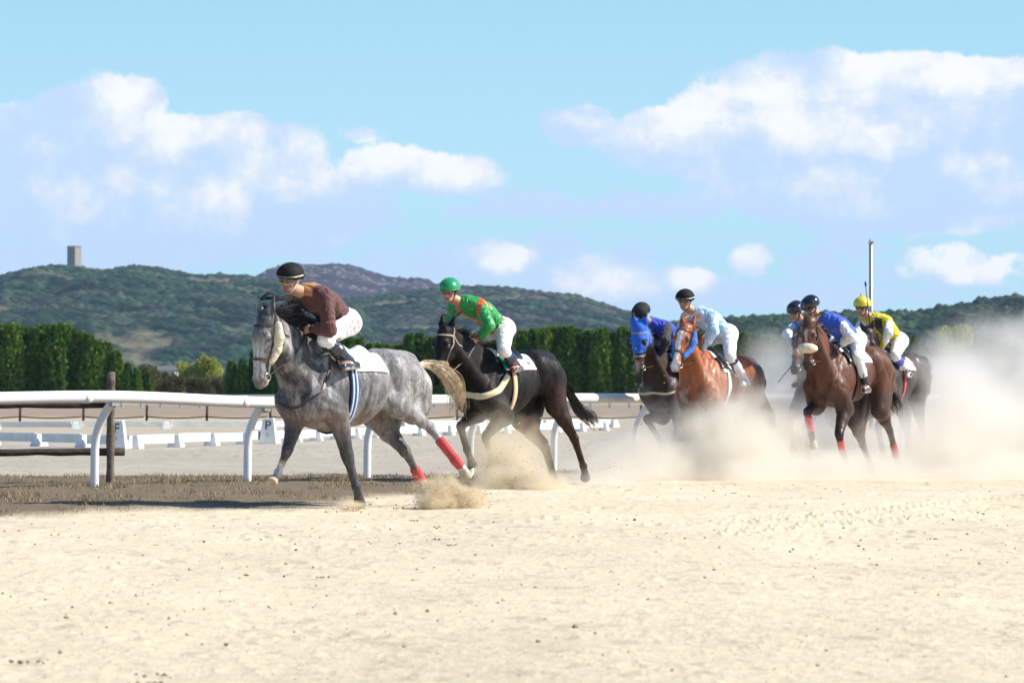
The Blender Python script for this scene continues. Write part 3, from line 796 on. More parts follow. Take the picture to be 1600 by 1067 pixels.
# ------------------------------------------------------------------ horses
def coat_mat(name, rough=0.38, streak=0.0, coat=0.15, spec=0.5):
    m = bpy.data.materials.new(name); m.use_nodes = True; t = NT(m.node_tree); b = t.n['Principled BSDF']
    a = t.node('ShaderNodeAttribute', attribute_name='coat'); tc = t.node('ShaderNodeTexCoord')
    mp = t.node('ShaderNodeMapping'); t.put(mp.inputs[0], tc.outputs['Object']); mp.inputs['Scale'].default_value = (1, 1, .45)
    n = t.noise(mp.outputs[0], 22, 5, .65, 1.0)
    k = t.maprange(n, .3, .7, 1 - .18 - streak, 1.12 + streak)
    sc = t.node('ShaderNodeVectorMath', operation='SCALE'); t.put(sc.inputs[0], a.outputs['Color']); t.put(sc.inputs[3], k)
    t.put(b.inputs['Base Color'], sc.outputs[0])
    # wet, veined hair: gloss varies
    n2 = t.noise(mp.outputs[0], 14, 4, .6, .6)
    t.put(b.inputs['Roughness'], t.maprange(n2, .35, .65, rough - .06, rough + .22))
    b.inputs['Specular IOR Level'].default_value = spec; b.inputs['Coat Weight'].default_value = coat; b.inputs['Coat Roughness'].default_value = .3
    b.inputs['Sheen Weight'].default_value = 0
    h = t.math('ADD', t.noise(mp.outputs[0], 16, 4, .6, .8), t.math('MULTIPLY', t.noise(tc.outputs['Object'], 90, 3, .6), .12))
    bp = t.node('ShaderNodeBump'); bp.inputs['Strength'].default_value = .75; bp.inputs['Distance'].default_value = .018
    t.put(bp.inputs['Height'], h); t.put(b.inputs['Normal'], bp.outputs[0])
    return m
M_LEATHER = mat('brown_leather', (.07, .032, .018), .45, .5)
M_BLACKLEATHER = mat('black_leather', (.012, .012, .014), .32, .6, coat=.3)
M_WHITECLOTH = mat('white_cloth', (.80, .80, .79), .85, .2, bump=(60, .3, .01))
M_FLEECE = mat('sheepskin', (.74, .66, .50), .95, .1, bump=(70, 1.0, .02), var=.12, vary_scale=40)
M_BLUEFLEECE = mat('blue_sheepskin', (.10, .22, .62), .95, .1, bump=(70, 1.0, .02), var=.2, vary_scale=40)
M_RED = mat('red_bandage', (.52, .085, .085), .8, .2, bump=(120, .4, .005), var=.12, vary_scale=25)
M_STEEL = mat('steel', (.55, .55, .55), .3, .5, metallic=1.0)
M_EYE = mat('horse_eye', (.008, .006, .005), .06, .9, coat=1.0)
M_REIN = mat('pale_rubber_reins', (.36, .29, .22), .6, .3)
M_NUM = mat('black_print', (.02, .02, .02), .7)
def hoof_mat(c): return mat('hoof_horn', c, .55, .3, var=.25, vary_scale=25)
M_HOOFD = hoof_mat((.075, .065, .055)); M_HOOFL = hoof_mat((.46, .37, .26))

def hair(name, roots, dirs, length, width, material, parent, wind, seed, seg=6, curl=.05, grav=0.0):
    """flying hair: thin tapered blades"""
    r = np.random.default_rng(seed); V = []; Fc = []
    for i, (p, d) in enumerate(zip(roots, dirs)):
        p = np.array(p, float); d = np.array(d, float); d /= np.linalg.norm(d) + 1e-9
        L = length * r.uniform(.35, 1.15); ph = r.uniform(0, 6.28, 3); n0 = len(V)
        s = np.cross(d, r.standard_normal(3)); s /= np.linalg.norm(s) + 1e-9
        for k in range(seg + 1):
            t = k / seg; w = width * (1 - t) ** .7 * .5 + .0006
            V.append(p - s * w); V.append(p + s * w)
            d = d + (np.array(wind) * .55 + curl * np.sin(ph + t * 7) * 2.0 + np.array([0, 0, -grav])) / seg * 1.2; d /= np.linalg.norm(d)
            p = p + d * L / seg
        for k in range(seg): Fc.append((n0 + 2 * k, n0 + 2 * k + 1, n0 + 2 * k + 3, n0 + 2 * k + 2))
    return mesh_obj(name, V, np.array(Fc), material, parent, world_coords=True)

GROOVES = [([(-.04, -.10), (.16, -.28), (.30, -.46)], .012, .022), ([(-.12, -.16), (-.19, -.40), (-.10, -.66)], .014, .024), ([(.24, -.50), (.02, -.58), (-.10, -.60)], .008, .02),
    ([(-.68, -.22), (-.77, -.42), (-.70, -.60)], .014, .03), ([(-1.17, -.12), (-1.13, -.42), (-1.04, -.72)], .014, .02), ([(-.84, -.16), (-.95, -.42), (-.90, -.62)], .009, .025), ([(.02, -.20), (.10, -.40), (.20, -.52)], .007, .018)]
def muscle(p, fr, S):
    L = local_all(p, fr); x, z = L[:, 0], L[:, 2]; on = sstep(.05, .12, np.abs(L[:, 1])) * (z > -.85) * (z < .02)
    w = .011 * (fbm(p * [6, 6, 3.2], 3, 17) - .5) * 2
    for pts, dep, wd in GROOVES:
        d = np.full(len(p), 9.0)
        for a, b in zip(pts, pts[1:]):
            ax, az = b[0] - a[0], b[1] - a[1]; t = np.clip(((x - a[0]) * ax + (z - a[1]) * az) / (ax * ax + az * az), 0, 1); d = np.minimum(d, np.hypot(x - a[0] - t * ax, z - a[1] - t * az))
        w = w + on * dep * np.exp(-(d / wd) ** 2)
    w = w + on * .0035 * np.sin(x * 84 + z * 12) * sstep(-.72, -.64, x) * sstep(-.16, -.26, x) * sstep(-.16, -.3, z) * sstep(-.68, -.58, z)
    return w
def make_horse(S):
    fr = Frame(at(S['W'][0], S['W'][1], S['D']), S['turn'], S.get('pitch', 0)); S['frame'] = fr
    g = fr.o.copy(); g.z = 0; g = g - Vector((fr.h.x, fr.h.y, 0)) * .45
    root = empty('horse', g, 0, S['label'], 'horse', S.get('group')); S['root'] = root
    B = Body(S.get('res', .0125), .04); lat = np.array(fr.l); J = {}
    fl = lambda q: (lat, q)
    # trunk
    B.cone(fr(.05, 0, -.45), fr(-.12, 0, -.42), .295, .355, fl(.70))
    B.cone(fr(-.12, 0, -.42), fr(-.45, 0, -.41), .352, .305, fl(.78))
    B.cone(fr(-.45, 0, -.405), fr(-.80, 0, -.31), .305, .235, fl(.90))
    B.cone(fr(-.78, 0, -.30), fr(-1.04, 0, -.28), .235, .235, fl(.98))
    B.cone(fr(-1.04, 0, -.30), fr(-1.20, 0, -.34), .235, .19, fl(.98))
    B.cone(fr(.02, 0, -.10), fr(-.22, 0, -.13), .085, .085, fl(.7), .07)          # withers ridge
    B.cone(fr(-.80, .07, -.12), fr(-1.10, .05, -.16), .09, .10, None, .05); B.cone(fr(-.80, -.07, -.12), fr(-1.10, -.05, -.16), .09, .10, None, .05)
    B.cone(fr(-1.12, 0, -.14), fr(-1.30, 0, -.20), .065, .045, None, .05)          # dock
    for s in (1, -1):
        B.cone(fr(.02, s * .12, -.18), fr(.21, s * .165, -.52), .09, .115, fl(.75), .05)      # shoulder blade
        B.cone(fr(-.12, s * .17, -.30), fr(-.02, s * .19, -.58), .13, .12, fl(.62), .05)     # triceps
        B.ball(fr(.20, s * .10, -.60), .11, None, .045)                                     # pectoral
        B.cone(fr(-.80, s * .16, -.15), fr(-.84, s * .17, -.22), .07, .08, None, .06)        # hip bone
        B.cone(fr(-.86, s * .14, -.25), fr(-1.14, s * .13, -.38), .16, .16, fl(.85), .05)
        B.cone(fr(-1.24, s * .085, -.34), fr(-1.22, s * .11, -.55), .10, .10, None, .05)
    tb = Body(.022, .04); tb.p = list(B.p); tv, tf = tb.surface(); S['trunk'] = Skin(tv, tf)
    # legs
    bl = S.get('bones', 1.0)
    for key, s in (('fl', 1), ('fr', -1)):
        q = S[key]; e = fr.px(q[0][0], q[0][1], s * .19)
        k = reach(e, .40 * bl, q[1][0], q[1][1], fr, s * q[1][2] if len(q[1]) > 2 else s * .16)
        f_ = reach(k, .265 * bl, q[2][0], q[2][1], fr, s * q[2][2] if len(q[2]) > 2 else s * .15)
        h = reach(f_, .155 * bl, q[3][0], q[3][1], fr, s * q[3][2] if len(q[3]) > 2 else s * .15)
        J[key] = [e, k, f_, h]
        B.cone(fr(.17, s * .17, -.50), e, .120, .110, None, .05)
        m = e * .62 + k * .38
        B.cone(e, m, .108, .076, None, .03); B.cone(m, k, .076, .049, None, .02)
        kd = (k - e) / np.linalg.norm(k - e); cd = (f_ - k) / np.linalg.norm(f_ - k)
        B.cone(k - kd * .03, k + cd * .035, .056, .047, None, .015)
        B.cone(k, f_, .040, .032, None, .015); 
        back = np.array(-fr.h); back = back - cd * (back @ cd); back /= np.linalg.norm(back)
        B.cone(k + cd * .06 + back * .022, f_ + back * .02, .017, .018, None, .015)           # tendon
        B.ball(f_ + back * .006, .043, None, .015); B.ball(f_ + back * .028, .024, None, .015)
        B.cone(f_, f_ + (h - f_) * .7, .034, .037, None, .015)
    for key, s in (('hl', 1), ('hr', -1)):
        q = S[key]; st = fr.px(q[0][0], q[0][1], s * .19)
        hk = reach(st, .43 * bl, q[1][0], q[1][1], fr, s * q[1][2] if len(q[1]) > 2 else s * .15)
        f_ = reach(hk, .36 * bl, q[2][0], q[2][1], fr, s * q[2][2] if len(q[2]) > 2 else s * .14)
        h = reach(f_, .16 * bl, q[3][0], q[3][1], fr, s * q[3][2] if len(q[3]) > 2 else s * .14)
        J[key] = [st, hk, f_, h]
        B.cone(fr(-1.0, s * .15, -.30), st, .175, .125, fl(.85), .05)
        B.cone(fr(-1.20, s * .11, -.50), st * .55 + hk * .45, .115, .080, fl(.85), .05)
        m = st * .55 + hk * .45
        B.cone(st, m, .125, .085, fl(.8), .04); B.cone(m, hk, .085, .046, fl(.9), .02)
        gd = (hk - st) / np.linalg.norm(hk - st); cd = (f_ - hk) / np.linalg.norm(f_ - hk)
        back = gd - cd * (gd @ cd); back /= np.linalg.norm(back) + 1e-6
        B.cone(hk - cd * .01 + back * .035, hk + cd * .07 + back * .01, .026, .034, None, .02)   # point of hock
        B.cone(hk - cd * .07 + back * .04, m + back * .045, .020, .03, None, .03)            # achilles
        B.ball(hk, .054, fl(.8), .02)
        B.cone(hk, f_, .045, .034, None, .015); B.cone(hk + cd * .08 + back * .022, f_ + back * .02, .018, .018, None, .015)
        B.ball(f_ + back * .006, .044, None, .015); B.cone(f_, f_ + (h - f_) * .7, .035, .038, None, .015)
    # neck and head
    P = fr.px(*S['poll'], S.get('polly', 0)); M = fr.px(*S['muz'], S.get('muzy', 0))
    S['headlen'] = np.linalg.norm(M - P)
    hd = (M - P) / np.linalg.norm(M - P)
    M = P + hd * .60
    hl = np.array(fr.l) * math.cos(R(S.get('hyaw', 0))) + np.array(fr.h) * math.sin(R(-S.get('hyaw', 0)))
    hl = hl - hd * (hl @ hd); hl /= np.linalg.norm(hl); hn = np.cross(hd, hl)
    hsc = S.get('hscale', 1.0)
    H = lambda t, n, y: P + (hd * t + hn * n + hl * y) * hsc
    S['H'] = H; S['hd'], S['hn'], S['hl'] = hd, hn, hl
    hf = lambda q: (hl, q)
    B.cone(H(.03, -.02, 0), H(.20, -.005, 0), .098, .094, hf(.90), .03)
    B.cone(H(.14, .012, 0), H(.46, -.002, 0), .088, .054, hf(.82), .03)
    for s in (1, -1):
        B.cone(H(.13, -.105, s * .035), H(.24, -.105, s * .03), .092, .082, hf(.52), .025)
        B.ball(H(.165, .03, s * .078), .036, None, .02)
        B.cone(H(.20, -.01, s * .082), H(.36, -.025, s * .055), .018, .010, None, .02)
        B.ball(H(.525, .012, s * .038), .030, None, .015)
        B.cone(H(.525, .035, s * .048), H(.555, .016, s * .062), .013, .012, None, .006, True)
        B.ball(H(.185, .024, s * .108), .018, None, .01, True)
        # ear
        ed = -hd * .92 + hl * s * .18 + np.array(hn) * S.get('ear', -.25); ed /= np.linalg.norm(ed)
        b0 = H(.0, -.01, s * .055); ef = (hn, .55)
        B.cone(b0, b0 + ed * .08, .030, .037, ef, .02); B.cone(b0 + ed * .08, b0 + ed * .19, .037, .007, ef, .01)
        B.cone(b0 + ed * .05 + hn * .022, b0 + ed * .13 + hn * .016, .018, .006, ef, .008, True)
    B.cone(H(.20, -.105, 0), H(.50, -.062, 0), .060, .036, hf(.75), .03)
    B.cone(H(.46, -.01, 0), H(.55, -.018, 0), .053, .048, hf(1.05), .02)
    B.ball(H(.575, -.012, 0), .038, hf(1.2), .02); B.ball(H(.548, -.068, 0), .034, hf(1.1), .015)
    B.cone(H(.50, -.048, 0), H(.60, -.046, 0), .006, .007, None, .008, True)
    T = H(.06, -.085, 0); Nb = fr(.09, 0, -.35)
    Tm = T * .5 + Nb * .5 + np.array(fr.u) * S.get('arch', .02)
    nf = S.get('neckflat', .58)
    B.cone(Nb, Tm, .265, .160, fl(nf), .06); B.cone(Tm, T, .160, .104, fl(nf + .05), .045)
    Cm = Tm + (np.array(fr.u) * .13 - np.array(fr.h) * .05)
    B.cone(fr(-.02, 0, -.10), Cm, .085, .075, fl(.6), .07); B.cone(Cm, H(.02, -.05, 0), .075, .07, fl(.7), .06)
    S['crest'] = [fr(-.02, 0, -.03), Cm + np.array(fr.u) * .06, H(-.02, -.03, 0)]
    for s in (1, -1):   # jugular groove muscles
        B.cone(fr(.22, s * .12, -.40), H(.12, -.10, s * .04), .085, .055, None, .05)
    S['J'] = J
    V, Fc = B.surface(lambda p: muscle(p, fr, S)); S['skin'] = Skin(V, Fc); S['vf'] = (V, Fc)
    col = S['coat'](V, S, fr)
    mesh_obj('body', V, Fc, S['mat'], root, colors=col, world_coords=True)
    # eyes
    for s in (1, -1):
        v = [];  c = H(.185, .022, s * .090); e = Body(.004, .005); e.ball(c, .023 * hsc); vv, ff = e.surface()
        mesh_obj('eye', vv, ff, M_EYE, root, world_coords=True)
    # hooves and wraps
    for key in ('fl', 'fr', 'hl', 'hr'):
        a, h = J[key][2], J[key][3]; d = (h - a) / np.linalg.norm(h - a)
        up = -d; fw = np.array(fr.h) - d * (np.array(fr.h) @ d); fw /= np.linalg.norm(fw)
        hb = Body(.006, .006); c = h
        hb.cone(c - d * .045, c + d * .03 + fw * .014, .040, .056, None, .006)
        hb.cone(c + d * .2 + fw * .0, c + d * .5, .155, .3, None, .004, True)
        vv, ff = hb.surface(); mesh_obj('hoof', vv, ff, S.get('hoofs', {}).get(key, M_HOOFD), root, world_coords=True)
        if key in S.get('wraps', {}):
            t0, t1 = S['wraps'][key]; k_, f_ = J[key][1], J[key][2]; wb = Body(.006, .01)
            wb.cone(k_ + (f_ - k_) * t0, k_ + (f_ - k_) * t1, .047 if key[0] == 'h' else .046, .043, None, .008)
            if t1 >= 1.0: wb.cone(f_, f_ + (h - f_) * .45, .050, .042, None, .01)
            rot = (f_ - k_) / np.linalg.norm(f_ - k_)
            vv, ff = wb.surface(lambda p: .0022 * np.sin((p @ rot) * 210))
            mesh_obj('leg_bandage', vv, ff, M_RED, root, world_coords=True)
    make_tack(S)
    # mane
    if S.get('mane', True):
        cr = spline(S['crest'], 40); n = int(S.get('mane_n', 420) * 1.8); r = np.random.default_rng(4)
        roots = []; dirs = []
        for i in range(n):
            t = r.random() * .90 * (len(cr) - 1); a = cr[int(t)] * (1 - t % 1) + cr[min(int(t) + 1, len(cr) - 1)] * (t % 1)
            p, nn = S['skin'].near(a + np.array(fr.u) * .2 + lat * r.uniform(-.03, .03), -.004)
            roots.append(np.array(p)); dirs.append(np.array(fr.u) * r.uniform(.1, .7) - np.array(fr.h) * r.uniform(.6, 1.3) + lat * r.uniform(-.5, .5))
        hair('mane', roots, dirs, S.get('mane_len', .15), .0075, S['mane_mat'], root, -np.array(fr.h) * 1.2 + lat * S.get('mane_side', -.3), 3, curl=.12, grav=S.get('mane_grav', .1))
        roots = [np.array(S['skin'].near(H(r.uniform(-.05, .03), r.uniform(-.03, .06), r.uniform(-.035, .035)) - hd * .1, -.004)[0]) for _ in range(45)]
        hair('forelock', roots, [-hd * .1 - np.array(fr.h) * .8 + hn * r.uniform(-.5, .3) + hl * r.uniform(-.5, .5) for _ in roots], .11, .010, S['mane_mat'], root, hd * S.get('fore', .4) - np.array(fr.h) * .8, 5)
    # tail
    tp = S['tail']; r = np.random.default_rng(6)
    path = [fr(-1.29, 0, -.19)] + [fr.px(x, y, w) for x, y, w in tp]
    cr = spline(path, 10); roots = []; V = []; Ff = []
    L = len(cr)
    for i in range(int(S.get('tail_n', 420) * 1.9)):
        o = r.standard_normal(3); o /= np.linalg.norm(o); o *= r.random() ** .5; end = int(L * r.uniform(.35, 1.0)); st = 0 if r.random() < .6 else int(L * r.uniform(0, .3))
        n0 = len(V); ph = r.uniform(0, 6.28, 3); wv = S.get('tail_w', .07); s = None
        for k in range(st, end):
            t = k / L; rad = .022 + wv * t ** 1.1 * 1.7; p = cr[k] + o * rad + (.035 * t * np.sin(ph + t * (6 + 4 * o[0])))
            d = cr[min(k + 1, L - 1)] - cr[max(k - 1, 0)]
            if s is None: s = np.cross(d, r.standard_normal(3)); s /= np.linalg.norm(s)
            w = .0032 * (1 - (k - st) / max(1, end - st)) ** .5 + .0006
            V.append(p - s * w); V.append(p + s * w)
        m = (len(V) - n0) // 2
        for k in range(m - 1): Ff.append((n0 + 2 * k, n0 + 2 * k + 1, n0 + 2 * k + 3, n0 + 2 * k + 2))
    mesh_obj('tail', V, np.array(Ff), S['tail_mat'], root, world_coords=True)
    for k, q in J.items():
        print(S['id'], k, [tuple(round(c) for c in topx(x)) for x in q], [tuple(round(c, 2) for c in fr.local(x)) for x in q])
    print(S['id'], 'head len', round(S['headlen'], 2), 'neck', round(np.linalg.norm(P - np.array(fr.o)), 2), 'poll', [round(c, 2) for c in fr.local(P)], 'muz', [round(c, 2) for c in fr.local(M)],
          'croup px', [round(c) for c in topx(fr(-.95, 0, -.03))], 'dock', [round(c) for c in topx(fr(-1.29, 0, -.19))], 'chest', [round(c) for c in topx(fr(.38, 0, -.5))], 'belly', [round(c) for c in topx(fr(-.2, 0, -.75))], 'buttock', [round(c) for c in topx(fr(-1.33, .1, -.4))])
    return root

def shell(V, Fc, m, off):
    f = Fc[m[Fc].all(1)]; used = np.unique(f); re = -np.ones(len(V), int); re[used] = np.arange(len(used)); f = re[f]; P = V[used]
    nrm = np.zeros_like(P); a, b, c, d = [P[f[:, i]] for i in range(4)]; fn = np.cross(c - a, d - b)
    for i in range(4): np.add.at(nrm, f[:, i], fn)
    nrm /= np.linalg.norm(nrm, axis=1)[:, None] + 1e-12; n = len(P)
    e = {}
    for q in f:
        for i in range(4):
            k = (int(q[i]), int(q[(i + 1) % 4]))
            if (k[1], k[0]) in e: del e[(k[1], k[0])]
            else: e[k] = 1
    F2 = f.tolist() + [(b_, a_, a_ + n, b_ + n) for a_, b_ in e]
    return np.concatenate([P + nrm * off, P + nrm * .001]), np.array(F2)
def make_tack(S):
    fr, root, H, sk = S['frame'], S['root'], S['H'], S['skin']; hd, hn, hl = S['hd'], S['hn'], S['hl']
    # bridle: one set of straps
    lm = S.get('bridle_mat', M_LEATHER); parts = []
    w = .020
    parts.append(sk.band([H(.055, -.04, .12), H(.065, .07, .10), H(.065, .12, 0), H(.065, .07, -.10), H(.055, -.04, -.12)], w, .007, .004, 8))   # browband
    parts.append(sk.band([H(.05, -.04, .12), H(.0, -.05, .08), H(-.04, -.06, 0), H(.0, -.05, -.08), H(.05, -.04, -.12)], w, .007, .004, 6))
    ring = [H(.36 + .0 * math.cos(a), .09 * math.cos(a) - .045, .10 * math.sin(a)) for a in np.linspace(0, 2 * math.pi, 13)]
    parts.append(sk.band(ring, .024, .007, .004, 4))
    if S.get('noseband2', False):
        ring = [H(.44 + .03 * (1 - math.cos(a)) / 2, .085 * math.cos(a) - .03, .09 * math.sin(a)) for a in np.linspace(0, 2 * math.pi, 13)]
        parts.append(sk.band(ring, .014, .006, .004, 4))
    for s in (1, -1):
        parts.append(sk.band([H(.05, -.04, s * .12), H(.18, -.055, s * .13), H(.32, -.05, s * .1), H(.49, -.042, s * .09)], w * .85, .007, .004, 8))
        parts.append(sk.band([H(.04, -.05, s * .11), H(.12, -.14, s * .10), H(.15, -.22, s * .03)], .014, .006, .003, 7))
    mesh_obj('bridle', *merge(parts), lm, root, world_coords=True, smooth=False)
    S['bit'] = []
    for s in (1, -1):
        c = np.array(sk.near(H(.505, -.045, s * .1), .012)[0]); S['bit'].append(c)
        ring = [c + (hd * math.cos(a) + hn * math.sin(a)) * .034 for a in np.linspace(0, 2 * math.pi, 17)]
        mesh_obj('bit_ring', *tube(ring, .0055, 6), M_STEEL, root, world_coords=True)
    # fleece
    fm = S.get('fleece')
    if fm and fm[0] == 'cheek':
        for s in (1, -1):
            b = Body(.008, .02); pts = [np.array(sk.near(H(*q), .026)[0]) for q in ((.05, -.06, s * .14), (.16, -.07, s * .14), (.27, -.085, s * .12), (.37, -.075, s * .1))]
            b.chain(pts, [.032, .042, .042, .034]); v, f = b.surface(lambda p: .007 * (vnoise(p * 90) - .5) + .008 * (vnoise(p * 38, 3) - .5))
            mesh_obj('sheepskin_cheekpiece', v, f, fm[1], root, world_coords=True)
    if fm and fm[0] == 'nose':
        b = Body(.008, .02); pts = [np.array(sk.near(H(.34, .13 * math.cos(a) - .03, .13 * math.sin(a)), .02)[0]) for a in np.linspace(-1.45, 1.45, 9)]
        b.chain(pts, [.034, .044, .052, .055, .056, .055, .052, .044, .034]); v, f = b.surface(lambda p: .006 * (vnoise(p * 90) - .5) + .008 * (vnoise(p * 38, 3) - .5))
        mesh_obj('sheepskin_noseband', v, f, fm[1], root, world_coords=True)
    # saddle cloth, saddle, girth
    def wrap(x0, x1, a0, a1, n, m, cx=0.0, zc=-.35, sl=0.0):
        G = []
        for i in range(n):
            x = x0 + (x1 - x0) * i / (n - 1); row = []
            for j in range(m):
                a = R(a0 + (a1 - a0) * j / (m - 1)); xx = x + sl * abs(a)
                o = fr(xx, math.sin(a) * .8, zc + math.cos(a) * .8); p, nn = sk.cast(o, fr(xx, 0, zc) - o, 0)
                row.append(p if p is not None else o)
            G.append(row)
        return G
    g = S.get('girthx', -.16)
    ripple = lambda u, v: .010 + .004 * math.sin(v * 23 + u * 5)
    mesh_obj('saddle_cloth', *sk.patch(wrap(g + .10, g - .50, -S.get('padang', 66), S.get('padang', 66), 20, 34), off=.006, puff=ripple), M_WHITECLOTH, root, world_coords=True)
    mesh_obj('saddle', *sk.patch(wrap(g + .02, g - .36, -34, 34, 14, 18, sl=.02), off=.018, puff=lambda u, v: .012 + .045 * (abs(u - .5) * 2) ** 3 * (1 - abs(v - .5) * 2) + .01), S.get('saddle_mat', M_BLACKLEATHER), root, world_coords=True)
    for s in (1, -1):
        mesh_obj('saddle_flap', *sk.patch(wrap(g + .09, g - .12, s * 26, s * 62, 8, 10, sl=.03)[::1 if s > 0 else -1], off=.018, thick=.008), S.get('flap_mat', M_BLACKLEATHER), root, world_coords=True)
    pts = []
    for a in np.linspace(56, 304, 17):
        o = fr(g - .02, math.sin(R(a)) * .8, -.4 + math.cos(R(a)) * .8); p, nn = S['trunk'].cast(o, fr(g - .02, 0, -.4) - o, 0); pts.append(p)
    mesh_obj('girth', *S['trunk'].band(pts, S.get('girthw', .10), .012, .004, 4), S.get('girth_mat', M_WHITECLOTH), root, world_coords=True)
    if S.get('girth_stripes'):
        for k, (off, wd, mm) in enumerate(S['girth_stripes']):
            pp = [Vector(p) + fr.h * off for p in pts]
            mesh_obj('girth_stripe', *S['trunk'].band(pp, wd, .016, .004, 4), mm, root, world_coords=True)
    if S.get('breast'):
        bm, bw = S['breast']; z0 = -.30
        pts = [fr(g + .10, .30, z0 + .02), fr(.12, .34, -.42), fr(.34, .26, -.50), fr(.46, .0, -.52), fr(.34, -.26, -.50), fr(.12, -.34, -.42), fr(g + .10, -.30, z0 + .02)]
        mesh_obj('breastplate', *sk.band(pts, bw, .009, .005, 7), bm, root, world_coords=True)
    if S.get('num'):
        txt, u, sz = S['num']; v, f = text_mesh(txt, sz, .0)
        for s in (1, -1):
            out = []
            for (x, y, z) in v:
                a = 48 - (y / .38) * 57.3; q = fr(g - .40 - (x if s > 0 else -x), s * math.sin(R(a)) * .8, -.35 + math.cos(R(a)) * .8)
                p, nn = sk.cast(q, fr(g - .40 - (x if s > 0 else -x), 0, -.35) - q, .024); out.append(p if p is not None else q)
            mesh_obj('number', out, f, M_NUM, root, world_coords=True, smooth=False)
    if S.get('hood'):
        V, Fc = S['vf']; t, n, y, near = head_t(V, S)
        eye = np.minimum(np.linalg.norm(V - H(.185, .02, .09), axis=1), np.linalg.norm(V - H(.185, .02, -.09), axis=1))
        m = near & (t > -.13) & (t < .33 - .9 * np.clip(-n, 0, 1)) & (eye > .045)
        mesh_obj('hood', *shell(V, Fc, m, .009), mat('blue_hood_cloth', (.03, .14, .62), .75, .3, bump=(60, .4, .01)), root, world_coords=True)
    # martingale strap / yoke
    if S.get('yoke'):
        pts = [fr(-.02, .10, -.02), fr(.10, .26, -.25), fr(.26, .26, -.45), fr(.42, .0, -.62)]
        ps = [sk.band([pts[i] for i in range(4)], .02, .006, .004, 8), sk.band([fr(-.02, -.10, -.02), fr(.10, -.26, -.25), fr(.26, -.26, -.45), fr(.42, .0, -.62)], .02, .006, .004, 8)]
        mesh_obj('martingale', *merge(ps), lm, root, world_coords=True, smooth=False)

# coats ----------------------------------------------------------
def seg_dist(V, a, b):
    d = b - a; t = np.clip((V - a) @ d / (d @ d), 0, 1); return np.linalg.norm(V - a - t[:, None] * d, axis=1), t
def leg_t(V, S, key):
    """0..3 along the leg (elbow..hoof) for vertices near it, -1 elsewhere"""
    J = S['J'][key]; best = np.full(len(V), 9.0); tt = np.full(len(V), -1.0)
    for i in range(3):
        d, t = seg_dist(V, J[i], J[i + 1]); m = d < best; best = np.where(m, d, best); tt = np.where(m, i + t, tt)
    return np.where(best < .12, tt, -1)
def local_all(V, fr):
    d = V - np.array(fr.o); return np.stack([d @ np.array(fr.h), d @ np.array(fr.l), d @ np.array(fr.u)], -1)
def head_t(V, S):
    P = S['H'](0, 0, 0); d = V - P; t = d @ S['hd']; n = d @ S['hn']; y = d @ S['hl']; near = (t > -.2) & (t < .7) & (np.abs(y) < .16) & (n > -.25 + .16 * np.clip(t * 3.2, 0, 1))
    return t, n, y, near
def mixc(c, m, k): return c * (1 - m[:, None]) + np.array(k) * m[:, None]
def coat_grey(V, S, fr):
    L = local_all(V, fr); n = fbm(V * 5, 4, 2); n2 = fbm(V * [9, 9, 3.2], 4, 9); dap = fbm(V * 16, 2, 5)
    c = np.zeros((len(V), 3)); c[:] = (.108, .104, .110)
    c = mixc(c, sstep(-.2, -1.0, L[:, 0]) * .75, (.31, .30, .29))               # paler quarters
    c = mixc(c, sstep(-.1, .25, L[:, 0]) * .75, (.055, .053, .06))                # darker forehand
    st = fbm(V * [13, 13, 2.4], 4, 19); c = c * (0.35 + 1.3 * n2[:, None]) * (0.88 + .24 * dap[:, None]); c = mixc(c, sstep(.52, .64, st) * sstep(-.55, .0, L[:, 0]) * (L[:, 2] > -.75) * .62, (.34, .325, .32))
    c = mixc(c, sstep(.55, .75, n) * .6, (.40, .38, .36))
    c = mixc(c, sstep(-.50, -.68, L[:, 2]) * (L[:, 0] > -.95) * .6, (.22, .165, .15))   # belly skin
    t, nn, y, near = head_t(V, S)
    c = mixc(c, near * sstep(.0, .12, t) * .7, (.20, .195, .195)); c = c * (0.85 + .3 * n2[:, None])
    c = mixc(c, near * (np.abs(y) < .035) * (nn > 0) * sstep(.15, .3, t) * .6, (.60, .56, .53))
    c = mixc(c, near * sstep(.50, .56, t) * .75, (.13, .10, .10)); c = mixc(c, near * (nn < -.03) * sstep(.5, .55, t) * .7, (.48, .38, .35))
    for k, dark in (('fl', .9), ('fr', .75), ('hl', .25), ('hr', .8)):
        q = leg_t(V, S, k); c = mixc(c, sstep(.15, .8, q) * dark, (.040, .040, .047))
        if k == 'fr': c = mixc(c, sstep(1.25, 1.55, q), (.62, .57, .53))
        if k == 'hl': c = mixc(c, sstep(1.15, 1.4, q), (.52, .49, .46))
    return np.clip(c, .02, .8)
